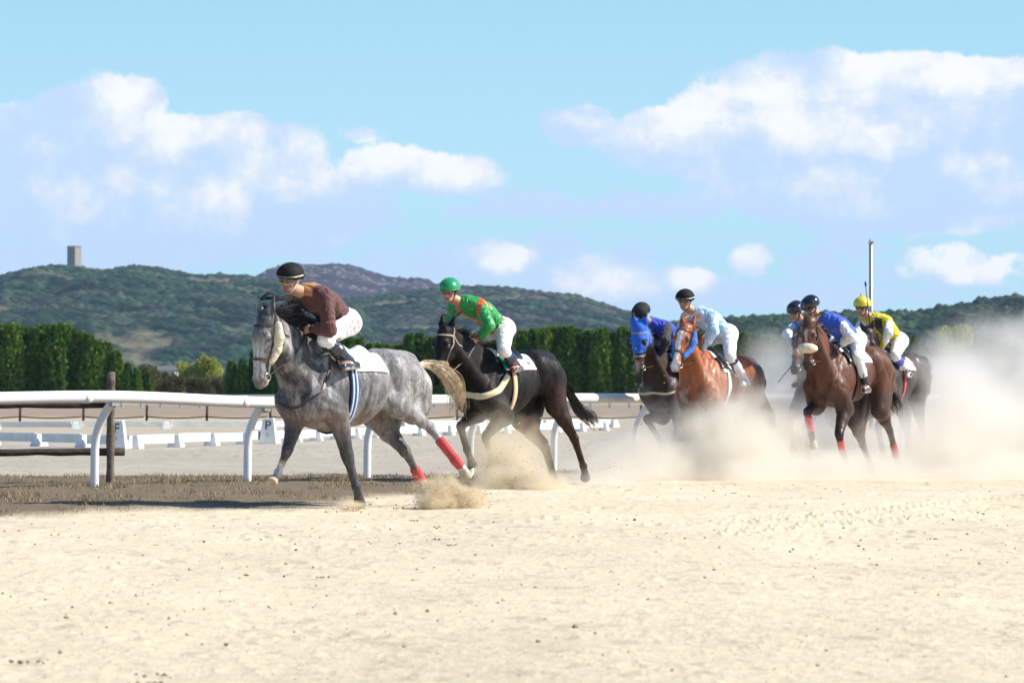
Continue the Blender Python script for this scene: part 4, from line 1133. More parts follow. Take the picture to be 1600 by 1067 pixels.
def coat_plain(base, lowleg, belly=None, muzzle=None, socks=(), blaze=None, patch=None, sweat=0.0):
    def fn(V, S, fr):
        L = local_all(V, fr); n = fbm(V * [7, 7, 3], 4, 2); c = np.zeros((len(V), 3)); c[:] = base
        c = c * (0.6 + .8 * n[:, None])
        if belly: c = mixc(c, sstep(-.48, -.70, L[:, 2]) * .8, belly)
        if sweat: c = mixc(c, sstep(.62, .75, fbm(V * [14, 14, 4], 4, 8)) * sweat, (.45, .38, .32))
        for k in ('fl', 'fr', 'hl', 'hr'):
            q = leg_t(V, S, k); c = mixc(c, sstep(.5, 1.0, q), lowleg)
            if k in socks: c = mixc(c, sstep(1.35, 1.6, q), (.62, .58, .54))
        if patch: c = patch(c, V, S, L)
        t, nn, y, near = head_t(V, S)
        if muzzle: c = mixc(c, near * sstep(.42, .54, t), muzzle)
        if blaze:
            w, t0, t1, k = blaze; wig = .012 * (fbm(V * 20, 2, 3) - .5) * 2
            c = mixc(c, near * (nn > -.02) * sstep(w + .008, w - .008, np.abs(y) + wig + 0 * t) * sstep(t0 - .03, t0 + .03, t) * sstep(t1 + .03, t1 - .03, t), k)
        return np.clip(c, .006, .8)
    return fn
M_MANEBLK = mat('black_horsehair', (.014, .012, .012), .5, .35); M_MANEGREY = mat('dark_grey_horsehair', (.028, .028, .032), .65, .2, var=.5, vary_scale=30)
M_TAILCREAM = mat('cream_horsehair', (.60, .49, .35), .6, .3, var=.35, vary_scale=18); M_MANECHEST = mat('chestnut_horsehair', (.30, .085, .03), .5, .4)
M_CREAMWEB = mat('cream_webbing', (.66, .56, .36), .8, .2); M_TANWEB = mat('tan_webbing', (.66, .44, .26), .8, .2)
M_NAVY = mat('navy_webbing', (.02, .04, .13), .7, .3); M_LBLUE = mat('pale_blue_webbing', (.42, .52, .68), .8, .2)
M_GREEN = mat('green_cloth', (.01, .20, .10), .6, .3); M_GREYW = mat('white_leather', (.62, .60, .60), .5, .4)
H1 = dict(id='grey', W=(497, 535), D=33.4, turn=50, pitch=1, poll=(413, 497), muz=(404, 604), hyaw=0, ear=.05, arch=0.0,
    fl=[(527, 645), (543, 714, .14), (557, 762), (562, 781)], fr=[(463, 650), (449, 704), (434, 738), (427, 752)],
    hl=[(620, 630), (672, 668), (716, 724), (727, 739)], hr=[(585, 648), (634, 706), (655, 745), (667, 764)],
    tail=[(668, 569, 0), (690, 578, .02), (707, 596, .03), (714, 624, .03), (712, 652, .03)], tail_n=320, tail_mat=M_TAILCREAM, tail_w=.055,
    mat=coat_mat('grey_coat', .48, .26, .04, .35), coat=coat_grey, mane_mat=M_MANEGREY, mane_len=.34, mane_side=-.2, mane_n=700, mane_grav=.25,
    wraps={'hl': (.42, 1.05), 'hr': (.72, 1.2)}, hoofs={'hl': M_HOOFL, 'fr': M_HOOFL}, fleece=('cheek', M_FLEECE), saddle_mat=M_GREYW, flap_mat=M_GREYW,
    girth_mat=M_NAVY, girthw=.115, girth_stripes=[(-.028, .024, M_LBLUE), (.028, .024, M_LBLUE)], yoke=True, num=('7', 0, .10),
    label='dappled grey horse galloping in the lead with a cream tail and red bandages behind', group='racehorses galloping round the bend')
H2 = dict(id='black', W=(757, 545), D=42, turn=55, pitch=-2, poll=(695, 516), muz=(683, 594), ear=-.1,
    fl=[(787, 650), (758, 682, .2), (768, 716), (766, 733)], fr=[(745, 645), (719, 666), (731, 708), (739, 726)],
    hl=[(868, 632), (897, 684), (911, 728), (915, 742)], hr=[(814, 655), (861, 712), (866, 750), (872, 764)],
    tail=[(893, 620, 0), (905, 640, .0), (920, 652, .0), (930, 662, .0)], tail_mat=M_MANEBLK, tail_w=.05,
    mat=coat_mat('black_coat', .50, .10, .0, .22), coat=coat_plain((.0085, .007, .007), (.010, .009, .009), patch=lambda c, V, S, L: mixc(mixc(c, (leg_t(V, S, 'hr') > -.5) * sstep(1.0, .5, leg_t(V, S, 'hr')) * .85, (.16, .05, .02)), sstep(-.85, -1.0, L[:, 0]) * sstep(-.35, -.5, L[:, 2]) * (L[:, 1] > 0) * .25, (.10, .04, .02))),
    mane_mat=M_MANEBLK, mane_len=.16, saddle_mat=M_BLACKLEATHER, flap_mat=M_GREEN, girth_mat=M_TANWEB, girthw=.085, breast=(M_CREAMWEB, .068), noseband2=True, bridle_mat=M_REIN, num=('4', 0, .13),
    label='black horse galloping second behind the grey tail with a cream breastplate', group='racehorses galloping round the bend')
H3 = dict(id='hooded', W=(1041, 553), D=49.2, turn=60, pitch=0, poll=(998, 512), muz=(998, 592), ear=-.1, res=.015, hyaw=8,
    fl=[(1066, 662), (1052, 700), (1058, 730), (1054, 742)], fr=[(1034, 650), (1010, 654), (1030, 686), (1036, 698)],
    hl=[(1112, 640), (1140, 680), (1150, 725), (1154, 740)], hr=[(1078, 655), (1110, 700), (1118, 735), (1122, 745)],
    tail=[(1150, 620, 0), (1160, 650, .0), (1164, 670, .0)], tail_mat=M_MANEBLK, tail_w=.05, tail_n=200,
    mat=coat_mat('dark_bay_coat', .44, .10, .08, .38), coat=coat_plain((.042, .019, .011), (.018, .014, .013), muzzle=(.05, .035, .03), blaze=(.028, .42, .56, (.40, .30, .27))),
    mane_mat=M_MANEBLK, mane_len=.12, mane_n=250, breast=(M_CREAMWEB, .03), hood='blue', girth_mat=M_WHITECLOTH, bridle_mat=M_REIN,
    label='dark bay horse wearing a bright blue hood, half hidden by the chestnut', group='racehorses galloping round the bend')
H4 = dict(id='chestnut', W=(1099, 548), D=47.2, turn=59, pitch=1, poll=(1071, 512), muz=(1052, 582), ear=.0, res=.014, hyaw=4,
    fl=[(1122, 650), (1110, 685), (1103, 716), (1100, 728)], fr=[(1080, 648), (1066, 660), (1073, 690), (1070, 704)],
    hl=[(1172, 640), (1190, 690), (1195, 730), (1199, 744)], hr=[(1133, 655), (1160, 705), (1163, 740), (1168, 750)],
    tail=[(1190, 620, 0), (1200, 650, .0), (1205, 675, .0)], tail_mat=M_MANEBLK, tail_w=.05, tail_n=200,
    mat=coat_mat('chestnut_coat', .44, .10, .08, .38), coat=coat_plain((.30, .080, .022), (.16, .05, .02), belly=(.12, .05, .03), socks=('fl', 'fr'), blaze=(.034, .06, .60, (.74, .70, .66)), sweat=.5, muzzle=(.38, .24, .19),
        patch=lambda c, V, S, L: mixc(c, sstep(-.72, -.95, L[:, 0]) * .85, (.035, .02, .018))),
    mane_mat=M_MANECHEST, mane_len=.17, mane_n=380, fleece=('cheek', M_BLUEFLEECE), girth_mat=M_WHITECLOTH, fore=.15, padang=72,
    label='chestnut horse with a white blaze and blue fleece cheekpieces amid the dust', group='racehorses galloping round the bend')
H5 = dict(id='bay', W=(1298, 540), D=47.8, turn=56, pitch=-2, poll=(1264, 502), muz=(1262, 576), ear=-1.6, res=.013, hyaw=10,
    fl=[(1320, 640), (1311, 680, .14), (1317, 708), (1321, 719)], fr=[(1275, 635), (1261, 643), (1268, 681), (1273, 700)],
    hl=[(1375, 640), (1390, 672), (1400, 710), (1404, 722)], hr=[(1336, 655), (1348, 695), (1360, 725), (1364, 736)],
    tail=[(1382, 600, .0), (1394, 622, .0), (1402, 640, .0)], tail_mat=M_MANEBLK, tail_w=.06,
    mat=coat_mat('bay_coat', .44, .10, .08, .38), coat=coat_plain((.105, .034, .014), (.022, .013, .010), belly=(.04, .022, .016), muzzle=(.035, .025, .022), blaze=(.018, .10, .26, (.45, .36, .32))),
    wraps={'fl': (.30, .95), 'fr': (.12, .92), 'hl': (.62, 1.1)}, hoofs={'fr': M_HOOFL}, mane_mat=M_MANEBLK, mane_len=.12, fleece=('nose', M_FLEECE), girth_mat=M_LEATHER, girthw=.04, padang=62,
    label='bay horse with a thick cream sheepskin noseband and red bandages on all legs', group='racehorses galloping round the bend')
H6 = dict(id='darkblaze', W=(1376, 548), D=51.5, turn=62, pitch=-1, poll=(1355, 518), muz=(1360, 588), ear=-.1, res=.015, hyaw=12,
    fl=[(1385, 640), (1372, 668), (1378, 700), (1380, 714)], fr=[(1360, 640), (1345, 660), (1350, 690), (1352, 700)],
    hl=[(1432, 625), (1440, 665), (1440, 705), (1444, 718)], hr=[(1412, 640), (1418, 680), (1422, 715), (1426, 728)],
    tail=[(1440, 562, 0), (1446, 576, .0), (1440, 595, .0)], tail_mat=M_MANEBLK, tail_w=.06, tail_n=240,
    mat=coat_mat('brown_coat', .44, .10, .08, .38), coat=coat_plain((.040, .024, .019), (.03, .024, .022), muzzle=(.04, .03, .03), blaze=(.032, .04, .44, (.70, .66, .62))),
    mane_mat=M_MANEBLK, mane_len=.10, mane_n=220, girth_mat=M_RED, girthw=.09, padang=72,
    label='dark brown horse with a white blaze carrying the yellow capped jockey', group='racehorses galloping round the bend')
H7 = dict(id='hidden', W=(1284, 551), D=52.8, turn=58, pitch=-1, poll=(1254, 522), muz=(1240, 580), ear=-.1, res=.016,
    fl=[(1272, 640), (1258, 668), (1262, 700), (1264, 712)], fr=[(1246, 640), (1234, 660), (1238, 690), (1240, 700)],
    hl=[(1327, 640), (1345, 675), (1350, 708), (1354, 720)], hr=[(1300, 645), (1312, 680), (1316, 715), (1320, 726)],
    tail=[(1346, 610, 0), (1352, 630, .0), (1354, 650, .0)], tail_mat=M_MANEBLK, tail_w=.05, tail_n=120,
    mat=coat_mat('hidden_brown_coat', .42, .05, .15), coat=coat_plain((.12, .05, .03), (.03, .02, .02)),  # plain brown coat with darker lower legs for the mostly hidden horse
    mane_mat=M_MANEBLK, mane_len=.10, mane_n=150,
    label='brown horse almost hidden behind the bay with the sheepskin noseband', group='racehorses galloping round the bend')
HORSES = [H1, H2, H3, H4, H5, H6, H7]
for S in HORSES: make_horse(S)
# ------------------------------------------------------------------ jockeys
def skin_mat():
    m = mat('skin', vcol=True, rough=.5, spec=.4, sub=.15, bump=(160, .25, .002)); return m
M_SKIN = skin_mat()
def silk_mat(name, rough=.5, sheen=.2, spec=.4):
    m = mat(name, vcol=True, rough=rough, spec=spec, sheen=sheen)
    t = NT(m.node_tree); b = t.n['Principled BSDF']; tc = [n for n in t.n if n.type == 'TEX_COORD'][0]
    n1 = t.noise(tc.outputs['Object'], 13, 3, .55, 1.2); n2 = t.noise(tc.outputs['Object'], 34, 3, .5, .8)
    bp = t.node('ShaderNodeBump'); bp.inputs['Strength'].default_value = .9; bp.inputs['Distance'].default_value = .025
    t.put(bp.inputs['Height'], t.math('ADD', n1, t.math('MULTIPLY', n2, .35))); t.put(b.inputs['Normal'], bp.outputs[0])
    return m
M_SILK = silk_mat('jersey_cloth', .65); M_SATIN = silk_mat('satin', .30, .1, .6); M_BREECH = silk_mat('breeches_cloth', .7)
M_BOOT = mat('black_boot_leather', (.012, .014, .022), .22, .6, coat=.6, bump=(18, .5, .01))
M_SOLE = mat('boot_sole', (.30, .29, .26), .7); M_LENS = mat('goggle_lens', (.012, .010, .008), .08, .9, coat=1.0)
M_STRAP = mat('elastic_strap', (.02, .02, .022), .7); M_WHIP = mat('whip_leather', (.015, .013, .012), .5)
def unit(v): v = np.array(v, float); return v / (np.linalg.norm(v) + 1e-9)
def fold(p, ax=None, amp=.006, sc=14, seed=0):
    return amp * 2 * (fbm(np.asarray(p) * sc, 3, seed) - .5) + amp * .6 * np.sin((vnoise(np.asarray(p) * 9, seed + 4)) * 26)

def ik(a, c, L1, L2, pole):
    d = c - a; D = np.linalg.norm(d); u = d / D
    if D > (L1 + L2) * .985: c = a + u * (L1 + L2) * .985; D = (L1 + L2) * .985
    x = (L1 * L1 - L2 * L2 + D * D) / (2 * D); h = math.sqrt(max(L1 * L1 - x * x, 1e-5)); v = (pole - a) - u * ((pole - a) @ u)
    return a + u * x + unit(v) * h, c
def make_jockey(K):
    S = K['on']; fr = S['frame']; far = K.get('far', False)
    lat, hh, uu = np.array(fr.l), np.array([fr.h.x, fr.h.y, 0.0]), np.array([0, 0, 1.0]); hh = unit(hh)
    px = lambda q, y=0.0: fr.px(q[0], q[1], y)
    y0 = K.get('y0', 0.0)
    def fit(q, o, L, lim):   # leans sideways a little so that the spine keeps its length
        ys = np.linspace(-lim, lim, 41); best = min(ys, key=lambda y: abs(np.linalg.norm(px(q, y0 + y) - o) - L) + abs(y) * .25)
        p = px(q, y0 + best); d = np.linalg.norm(p - o); return (o + (p - o) * L / d, best) if d > L * 1.12 else (p, best)
    Pv = px(K['pelvis'], y0); Nb, b1 = fit(K['neck'], Pv, .53, .16); Hc, b2 = fit(K['head'], Nb, .26, .24)
    tors = unit(Nb - Pv); tl = np.linalg.norm(Nb - Pv)
    back = unit(uu - tors * (uu @ tors))
    # head frame
    ya, pa = R(K.get('yaw', 10)), R(K.get('nod', 18))        # yaw towards the stand (left), nod down
    f = unit(hh * math.cos(ya) + lat * math.sin(ya)); hs = unit(np.cross(uu, f)); f = unit(f * math.cos(pa) - uu * math.sin(pa)); hu = np.cross(f, hs)
    # hs points to the jockey's left
    roll = R(K.get('roll', 0)); hs, hu = hs * math.cos(roll) + hu * math.sin(roll), hu * math.cos(roll) - hs * math.sin(roll)
    h3 = lambda a, s, u: Hc + f * a + hs * s + hu * u
    root = empty('jockey', (Pv[0], Pv[1], Pv[2]), 0, K['label'], 'person', 'jockeys riding in the race')
    sh = {}; J = {}
    for s in (1, -1):
        q = K['elbow']; side = 'l' if s > 0 else 'r'
        S0 = Nb - tors * .045 + lat * s * .185 - back * .015
        if s > 0:
            W = px(K['hand'], y0 + K.get('handy', .07)); pole = px(K['elbow'], y0 + .32)
        else:
            Wl = J['l'][2]; q_ = fr.local(Wl); W = fr(q_[0] + .05, y0 - .07, q_[2] + .01)
            pl = fr.local(J['l'][1]); pole = fr(pl[0] - .02 - K.get('tuck', 0), -abs(pl[1]) - .06 + K.get('tuck', 0), pl[2])
            if 'hand_r' in K: W = px(K['hand_r'], y0 - .12)
        if s > 0: dS = np.linalg.norm(W - S0); W = S0 + (W - S0) * min(1.0, .535 / dS)
        E, W = ik(S0, W, .29, .26, pole)
        if s > 0: print(K['id'], 'reach', round(dS, 2))
        J[side] = [S0, E, W]
    for s in (1, -1):
        side = 'l' if s > 0 else 'r'; hip = Pv + lat * s * .10 - uu * .03
        if s > 0:
            if 'legl' in K: L_ = K['legl']; kn = hip + unit(hh * .72 - uu * .52 + lat * .40) * .43; an = kn + unit(-hh * L_ - uu * .80 + lat * .10) * .40
            else:
                def plane(q, o, L, ys):      # on the picture ray, outside the horse's barrel, nearest to the bone's length
                    return min((px(q, y0 + y) for y in ys), key=lambda p: abs(np.linalg.norm(p - o) - L))
                kn = plane(K['knee'], hip, .43, np.linspace(.22, .34, 13)); an = plane(K['ankle'], kn, .40, np.linspace(.29, .38, 10))
                print(K['id'], 'thigh', round(np.linalg.norm(kn - hip), 2), 'shank', round(np.linalg.norm(an - kn), 2))
        else:
            mir = lambda p: p - lat * 2 * ((p - np.array(fr.o)) @ lat - y0)
            kn, an = mir(J['ll'][1]), mir(J['ll'][2])
        toe = an + unit(hh * .95 - uu * K.get('toe', .12) + lat * s * .25) * .15
        J['l' + side] = [hip, kn, an, toe]
    print(K['id'], 'tors', round(tl, 2), 'neck-head', round(np.linalg.norm(Hc - Nb), 2), [[round(c, 2) for c in fr.local(x)] for x in (Hc, Nb, Pv)], 'arm', [[round(c, 2) for c in fr.local(x)] for x in J['l']], [[round(c) for c in topx(x)] for x in J['l']], 'leg', [[round(c, 2) for c in fr.local(x)] for x in J['ll']], [[round(c) for c in topx(x)] for x in J['ll']])
    mid = Pv * .5 + Nb * .5 + back * .035
    # ---- body: one continuous surface with head, hands, legs
    B = Body(.0075 if not far else .009, .02)
    fb = (back, .80)
    B.cone(Pv, mid, .125, .115, fb, .04); B.cone(mid, Nb - tors * .06, .115, .135, (back, .72), .04)
    B.cone(Nb - tors * .05 + lat * .12, Nb - tors * .05 - lat * .12, .075, .075, None, .04)
    B.cone(Nb - tors * .02, h3(-.015, 0, -.09), .060, .054, None, .02)
    for sd in ('l', 'r'):
        a = J[sd]; B.cone(a[0], a[1], .050, .040, None, .02); B.cone(a[1], a[2], .041, .025, None, .015)
        g = J['l' + sd]; B.cone(g[0], g[1], .088, .056, None, .03); B.cone(g[1], g[2], .054, .036, None, .02); B.cone(g[2], g[3], .034, .028, None, .02)
    # head
    B.cone(h3(-.02, 0, .02), h3(.015, 0, .025), .085, .082, (hs, .84), .02)
    B.cone(h3(.025, 0, -.01), h3(.040, 0, -.085), .066, .043, (hs, .88), .02)
    B.cone(h3(.0, .035, -.065), h3(.06, .015, -.098), .024, .019, None, .015); B.cone(h3(.0, -.035, -.065), h3(.06, -.015, -.098), .024, .019, None, .015)
    B.ball(h3(.075, 0, -.104), .018, None, .012)
    B.cone(h3(.082, 0, -.012), h3(.108, 0, -.046), .009, .012, None, .010); B.ball(h3(.098, .011, -.048), .008, None, .006); B.ball(h3(.098, -.011, -.048), .008, None, .006)
    B.cone(h3(.078, .018, -.076), h3(.078, -.018, -.076), .0075, .0075, None, .006); B.cone(h3(.078, .014, -.084), h3(.078, -.014, -.084), .0085, .0085, None, .006)
    for s in (1, -1):
        B.cone(h3(.082, s * .010, .012), h3(.066, s * .045, .008), .010, .009, None, .008); B.ball(h3(.062, s * .042, -.040), .022, None, .015)
        B.ball(h3(.080, s * .030, -.008), .012, None, .008, True); B.ball(h3(.070, s * .030, -.009), .0115, None, .002)
        B.cone(h3(-.008, s * .078, .002), h3(-.012, s * .080, -.035), .012, .009, (hs, .5), .006)
    # hands closed on the reins: palm, four fingers with two bends, thumb
    K['grip'] = {}
    for s, sd in ((1, 'l'), (-1, 'r')):
        a = J[sd]; w = a[2]; fd = unit(unit(w - a[1]) * .7 + hh * .5 - uu * .1); fd = unit(fd); side = unit(np.cross(fd, uu)) * 1.0
        inn = -lat * s; inn = unit(inn - fd * (inn @ fd)); dn = unit(np.cross(fd, inn)); dn = dn if dn[2] < 0 else -dn   # row of knuckles runs dn
        kn = w + fd * .075
        B.cone(w, kn + dn * .026, .022, .019, (inn, .75), .01); B.cone(w, kn - dn * .026, .022, .020, (inn, .75), .01); B.cone(w + fd * .02, kn, .026, .022, (inn, .75), .01)
        for i, L in enumerate((.92, 1.0, .95, .78)):
            k0 = kn + dn * (-.031 + .0205 * i) + fd * (.004 if i in (1, 2) else 0); k1 = k0 + unit(fd * .75 + inn * .65) * .036 * L; k2 = k1 + unit(inn * .9 - fd * .45) * .026 * L; k3 = k2 + unit(-fd * .95 - inn * .1) * .020 * L
            B.cone(k0, k1, .0098, .0092, None, .003); B.cone(k1, k2, .0092, .0085, None, .003); B.cone(k2, k3, .0085, .0078, None, .003)
        t0 = w + fd * .028 - dn * .030 + inn * .008; t1 = t0 + unit(fd * .8 - dn * .35 + inn * .5) * .036; t2 = t1 + unit(fd * .75 + inn * .75 + dn * .15) * .030
        B.cone(t0, t1, .0135, .0110, None, .008); B.cone(t1, t2, .0110, .0092, None, .003)
        K['grip'][sd] = kn + fd * .018 + inn * .022
    V, Fc = B.surface()
    c = np.zeros((len(V), 3)); c[:] = K.get('skin', (.50, .27, .18)); d = V - Hc; hf_, hs_, hu_ = d @ f, d @ hs, d @ hu
    lips = (hf_ > .072) & (np.abs(hs_) < .024) & (hu_ < -.070) & (hu_ > -.091); c[lips] = (.36, .12, .10)
    hairm = ((hf_ < .0) & (hu_ > -.05) & (hu_ < .2) & (np.linalg.norm(d, axis=1) < .13)); c[hairm & (hf_ < -.02)] = (.04, .028, .02)
    beard = (hf_ > .0) & (hu_ < -.055) & (hu_ > -.125) & ~lips & (np.linalg.norm(d, axis=1) < .16); c[beard] *= K.get('beard', .8)
    if K.get('mask'):
        mk = (hu_ < -.050) & (hu_ > -.15) & (hf_ > -.02) & (np.linalg.norm(d, axis=1) < .17); c[mk] = K['mask']
    if K.get('gloves'): 
        for sd in ('l', 'r'): c[np.linalg.norm(V - J[sd][2] - 0, axis=1) < .13] = K['gloves']
    mesh_obj('body', V, Fc, M_SKIN, root, colors=c, world_coords=True); hm_ = np.linalg.norm(V - Hc, axis=1) < .155; hf2 = Fc[hm_[Fc].all(1)]; hsk = Skin(V, hf2)
    for s in (1, -1):
        e = Body(.0035, .002); e.ball(h3(.071, s * .030, -.009), .0118); v, ff = e.surface()
        cc = np.zeros((len(v), 3)); cc[:] = (.75, .73, .70); cc[((v - h3(.0825, s * .030, -.011)) ** 2).sum(1) < .0055 ** 2] = (.05, .03, .02)
        mesh_obj('eye', v, ff, mat('eye', vcol=True, rough=.1, spec=.8) if 'eyem' not in K else K['eyem'], root, colors=cc, world_coords=True)
    # ---- helmet, its peak or cover rim, goggles, chin strap
    hb = Body(.006, .008); hb.cone(h3(-.022, 0, .026), h3(.014, 0, .026), .117, .113, (hu, .90), .008)
    hb.cone(h3(-.05, 0, .0), h3(-.055, 0, -.035), .080, .070, (hs, .86), .02)
    cutn = unit(hu * 1.0 - f * .12); Rb = .6; hb.ball(h3(.03, 0, .008) - cutn * Rb, Rb, None, .004, True)
    v, ff = hb.surface(); d = v - Hc; cc = np.zeros((len(v), 3)); cc[:] = K['cap']
    if K.get('capfn'): cc = K['capfn'](cc, d @ f, d @ hs, d @ hu)
    mesh_obj('helmet', v, ff, K.get('capmat', M_CAPCLOTH), root, colors=cc, world_coords=True)
    pk = []
    prof = [(a, .105 + (.028 if True else 0) * math.cos(a) ** 2) for a in np.linspace(-1.15, 1.15, 15)]
    for a, r1 in prof:
        for (r, z) in ((.100, .026), (r1 + .01, .014), (r1 + .01, .009), (.100, .018)): pk.append(h3(-.002 + r * math.cos(a), r * .98 * math.sin(a), z + .004))
    pf = []
    for i in range(14):
        for k in range(4): j = (k + 1) % 4; pf.append((4 * i + k, 4 * i + j, 4 * i + 4 + j, 4 * i + 4 + k))
    pf += [(3, 2, 1, 0), (56, 57, 58, 59)]
    mesh_obj('helmet_peak', pk, pf, K.get('peakmat', M_BLACKLEATHER), root, world_coords=True)
    if K.get('rim'):
        rb = []; 
        for a in np.linspace(-1.7, 1.7, 25): rb.append(h3(-.002 + .124 * math.cos(a), .116 * math.sin(a), .026 - .004 * math.cos(a)))
        mesh_obj('cap_rim', *tube(rb, .0065, 6), K['rim'], root, world_coords=True)
    if K.get('bobble'):
        bb = Body(.005, .01); bb.cone(h3(-.005, 0, .14), h3(-.005, 0, .150), .012, .020); v, ff = bb.surface(); mesh_obj('cap_bobble', v, ff, K['capmat'], root, colors=np.tile(K['cap'], (len(v), 1)), world_coords=True)
    gz = .040 if K.get('gup') else -.008; gx = .022 if K.get('gup') else 0
    gl = Body(.005, .008)
    for s in (1, -1): gl.cone(h3(.086 + gx, s * .018, gz - .002), h3(.070 + gx, s * .048, gz - .003), .026, .025, (f, .55), .008)
    v, ff = gl.surface(); g_o = mesh_obj('goggles', v, ff, K.get('lens', M_LENS), root, world_coords=True)
    st = [h3(.055 + gx, .068, gz), h3(.02, .089 if not K.get('gup') else .099, gz + .006), h3(-.04, .088 if not K.get('gup') else .10, gz + .014), h3(-.098 - (.03 if K.get('gup') else .0), 0, gz + .02)]
    pts = spline(st + [st[2] - hs * 2 * ((st[2] - Hc) @ hs), st[1] - hs * 2 * ((st[1] - Hc) @ hs), st[0] - hs * 2 * ((st[0] - Hc) @ hs)], 5)
    mesh_obj('goggle_strap', *tube(pts, .009, 6, squash=(.35, 1), up=tuple(hu)), M_STRAP, root, world_coords=True)
    cs = [h3(.0, .078, .0), h3(.012, .070, -.06), h3(.040, .035, -.118), h3(.045, 0, -.126), h3(.040, -.035, -.118), h3(.012, -.070, -.06), h3(.0, -.078, .0)]
    mesh_obj('chin_strap', *hsk.band(cs, .016, .004, .002, 5), K.get('chinmat', M_STRAP), root, world_coords=True)
    # ---- clothes
    JB = Body(.0085 if not far else .010, .025)
    waist = Pv + tors * .06
    JB.cone(waist, mid, .150, .145, (back, .82), .05); JB.cone(mid, Nb - tors * .06, .145, .160, (back, .76), .05)
    JB.cone(Nb - tors * .045 + lat * .135, Nb - tors * .045 - lat * .135, .088, .088, None, .05)
    JB.cone(Nb - tors * .01, Nb + unit(Hc - Nb) * .045, .070, .062, None, .02)
    for sd in ('l', 'r'):
        a = J[sd]; ad = unit(a[2] - a[1])
        JB.cone(a[0], a[1], .070, .064, None, .03); JB.cone(a[1], a[1] * .45 + a[2] * .55, .066, .056, None, .02); JB.cone(a[1] * .45 + a[2] * .55, a[2] - ad * .01, .054, .034, None, .015)
        JB.ball(a[2] + ad * .085, .078, None, .006, True)
    JB.cone(h3(.01, 0, -.05), h3(.01, 0, 0), .070, .09, None, .01, True)
    JB.ball(Pv - tors * .22, .26, None, .01, True)
    v, ff = JB.surface(lambda p: fold(p, amp=.0065, sc=11, seed=K['seed']))
    d = v - Pv; T = (d @ tors) / tl; Y = d @ lat - ((Pv - np.array(fr.o)) @ lat) * 0; Bk = d @ back
    arm = np.zeros(len(v)); 
    for sd in ('l', 'r'):
        a = J[sd]; d1, t1 = seg_dist(v, a[0], a[1]); d2, t2 = seg_dist(v, a[1], a[2]); q = np.where(d1 < d2, t1 * .5, .5 + t2 * .5); near = np.minimum(d1, d2) < .085
        arm = np.where(near & (np.abs(d @ lat) > .14), np.maximum(arm, .001 + q), arm)
    cc = K['silks'](v, T, d @ lat, Bk, arm)
    mesh_obj('jersey', v, ff, K.get('silkmat', M_SILK), root, colors=cc, world_coords=True)
    PB = Body(.0085 if not far else .010, .03)
    PB.cone(Pv - tors * .02, waist, .140, .135, (back, .86), .04); PB.cone(Pv + lat * .07 - tors * .05, Pv - lat * .07 - tors * .05, .115, .115, None, .05)
    for sd in ('ll', 'lr'):
        g = J[sd]; sd_ = unit(g[2] - g[1]); PB.cone(g[0], g[1], .108, .068, None, .04); PB.cone(g[1], g[1] + sd_ * .06, .066, .060, None, .02)
        PB.ball(g[1] + sd_ * .20, .135, None, .006, True)
    PB.ball(Pv + tors * .26, .17, None, .01, True)
    v, ff = PB.surface(lambda p: fold(p, amp=.004, sc=13, seed=K['seed'] + 9))
    cc = np.zeros((len(v), 3)); cc[:] = K.get('breech', (.78, .77, .78))
    if K.get('breechfn'): cc = K['breechfn'](cc, v, J, Pv, lat)
    mesh_obj('breeches', v, ff, M_BREECH, root, colors=cc, world_coords=True)
    for s, sd in ((1, 'll'), (-1, 'lr')):
        g = J[sd]; sv = unit(g[2] - g[1]); kn, an, toe = g[1], g[2], g[3]; td = unit(toe - an)
        b = Body(.008, .012); b.cone(kn + sv * .055, kn + sv * .17, .060, .062, None, .02); b.cone(kn + sv * .17, an - sv * .03, .060, .043, None, .02); b.cone(an - sv * .04, an, .043, .042, None, .02)
        b.cone(an - td * .045 + sv * .035, toe + sv * .012, .036, .031, None, .015); b.ball(toe + td * .02 + sv * .015, .030, None, .01)
        b.ball(kn - sv * .03, .068, None, .005, True)
        v, ff = b.surface(lambda p: .0015 * np.sin(vnoise(p * 14) * 30)); cc = np.zeros((len(v), 3)); tt = ((v - kn) @ sv) / .40
        cc[:] = K.get('boot', (.014, .016, .024)); 
        if K.get('bootfn'): cc = K['bootfn'](cc, tt, (v - kn) @ lat * s, v)
        mesh_obj('boot', v, ff, M_BOOTV, root, colors=cc, world_coords=True)
        sb = Body(.006, .008); sb.cone(an - td * .055 + sv * .062, toe + td * .030 + sv * .040, .020, .024, (np.cross(td, lat), .8), .006)
        v, ff = sb.surface(); mesh_obj('boot_sole', v, ff, M_SOLE, root, world_coords=True)
        # stirrup iron with its leather, part of the saddle gear: child of the horse
        c = an * .35 + toe * .65 + sv * .01; up = -sv; w_ = unit(np.cross(up, td)); arch = [c + w_ * (.060 * math.cos(t)) + up * (.062 * math.sin(t) * 1.5 - .035) for t in np.linspace(0, math.pi, 13)]
        base = tube([arch[0], arch[-1]], .009, 6); iron = merge([tube(arch, .0055, 6), base]); mesh_obj('stirrup_iron', *iron, M_STEEL, S['root'], world_coords=True)
        top = fr(S.get('girthx', -.16) - .04, s * .19, -.13); pth = [arch[6], arch[6] * .55 + top * .45 + lat * s * .05, top]
        mesh_obj('stirrup_leather', *tube(spline(pth, 5), .010, 5, squash=(1, .3)), M_LEATHER, S['root'], world_coords=True)
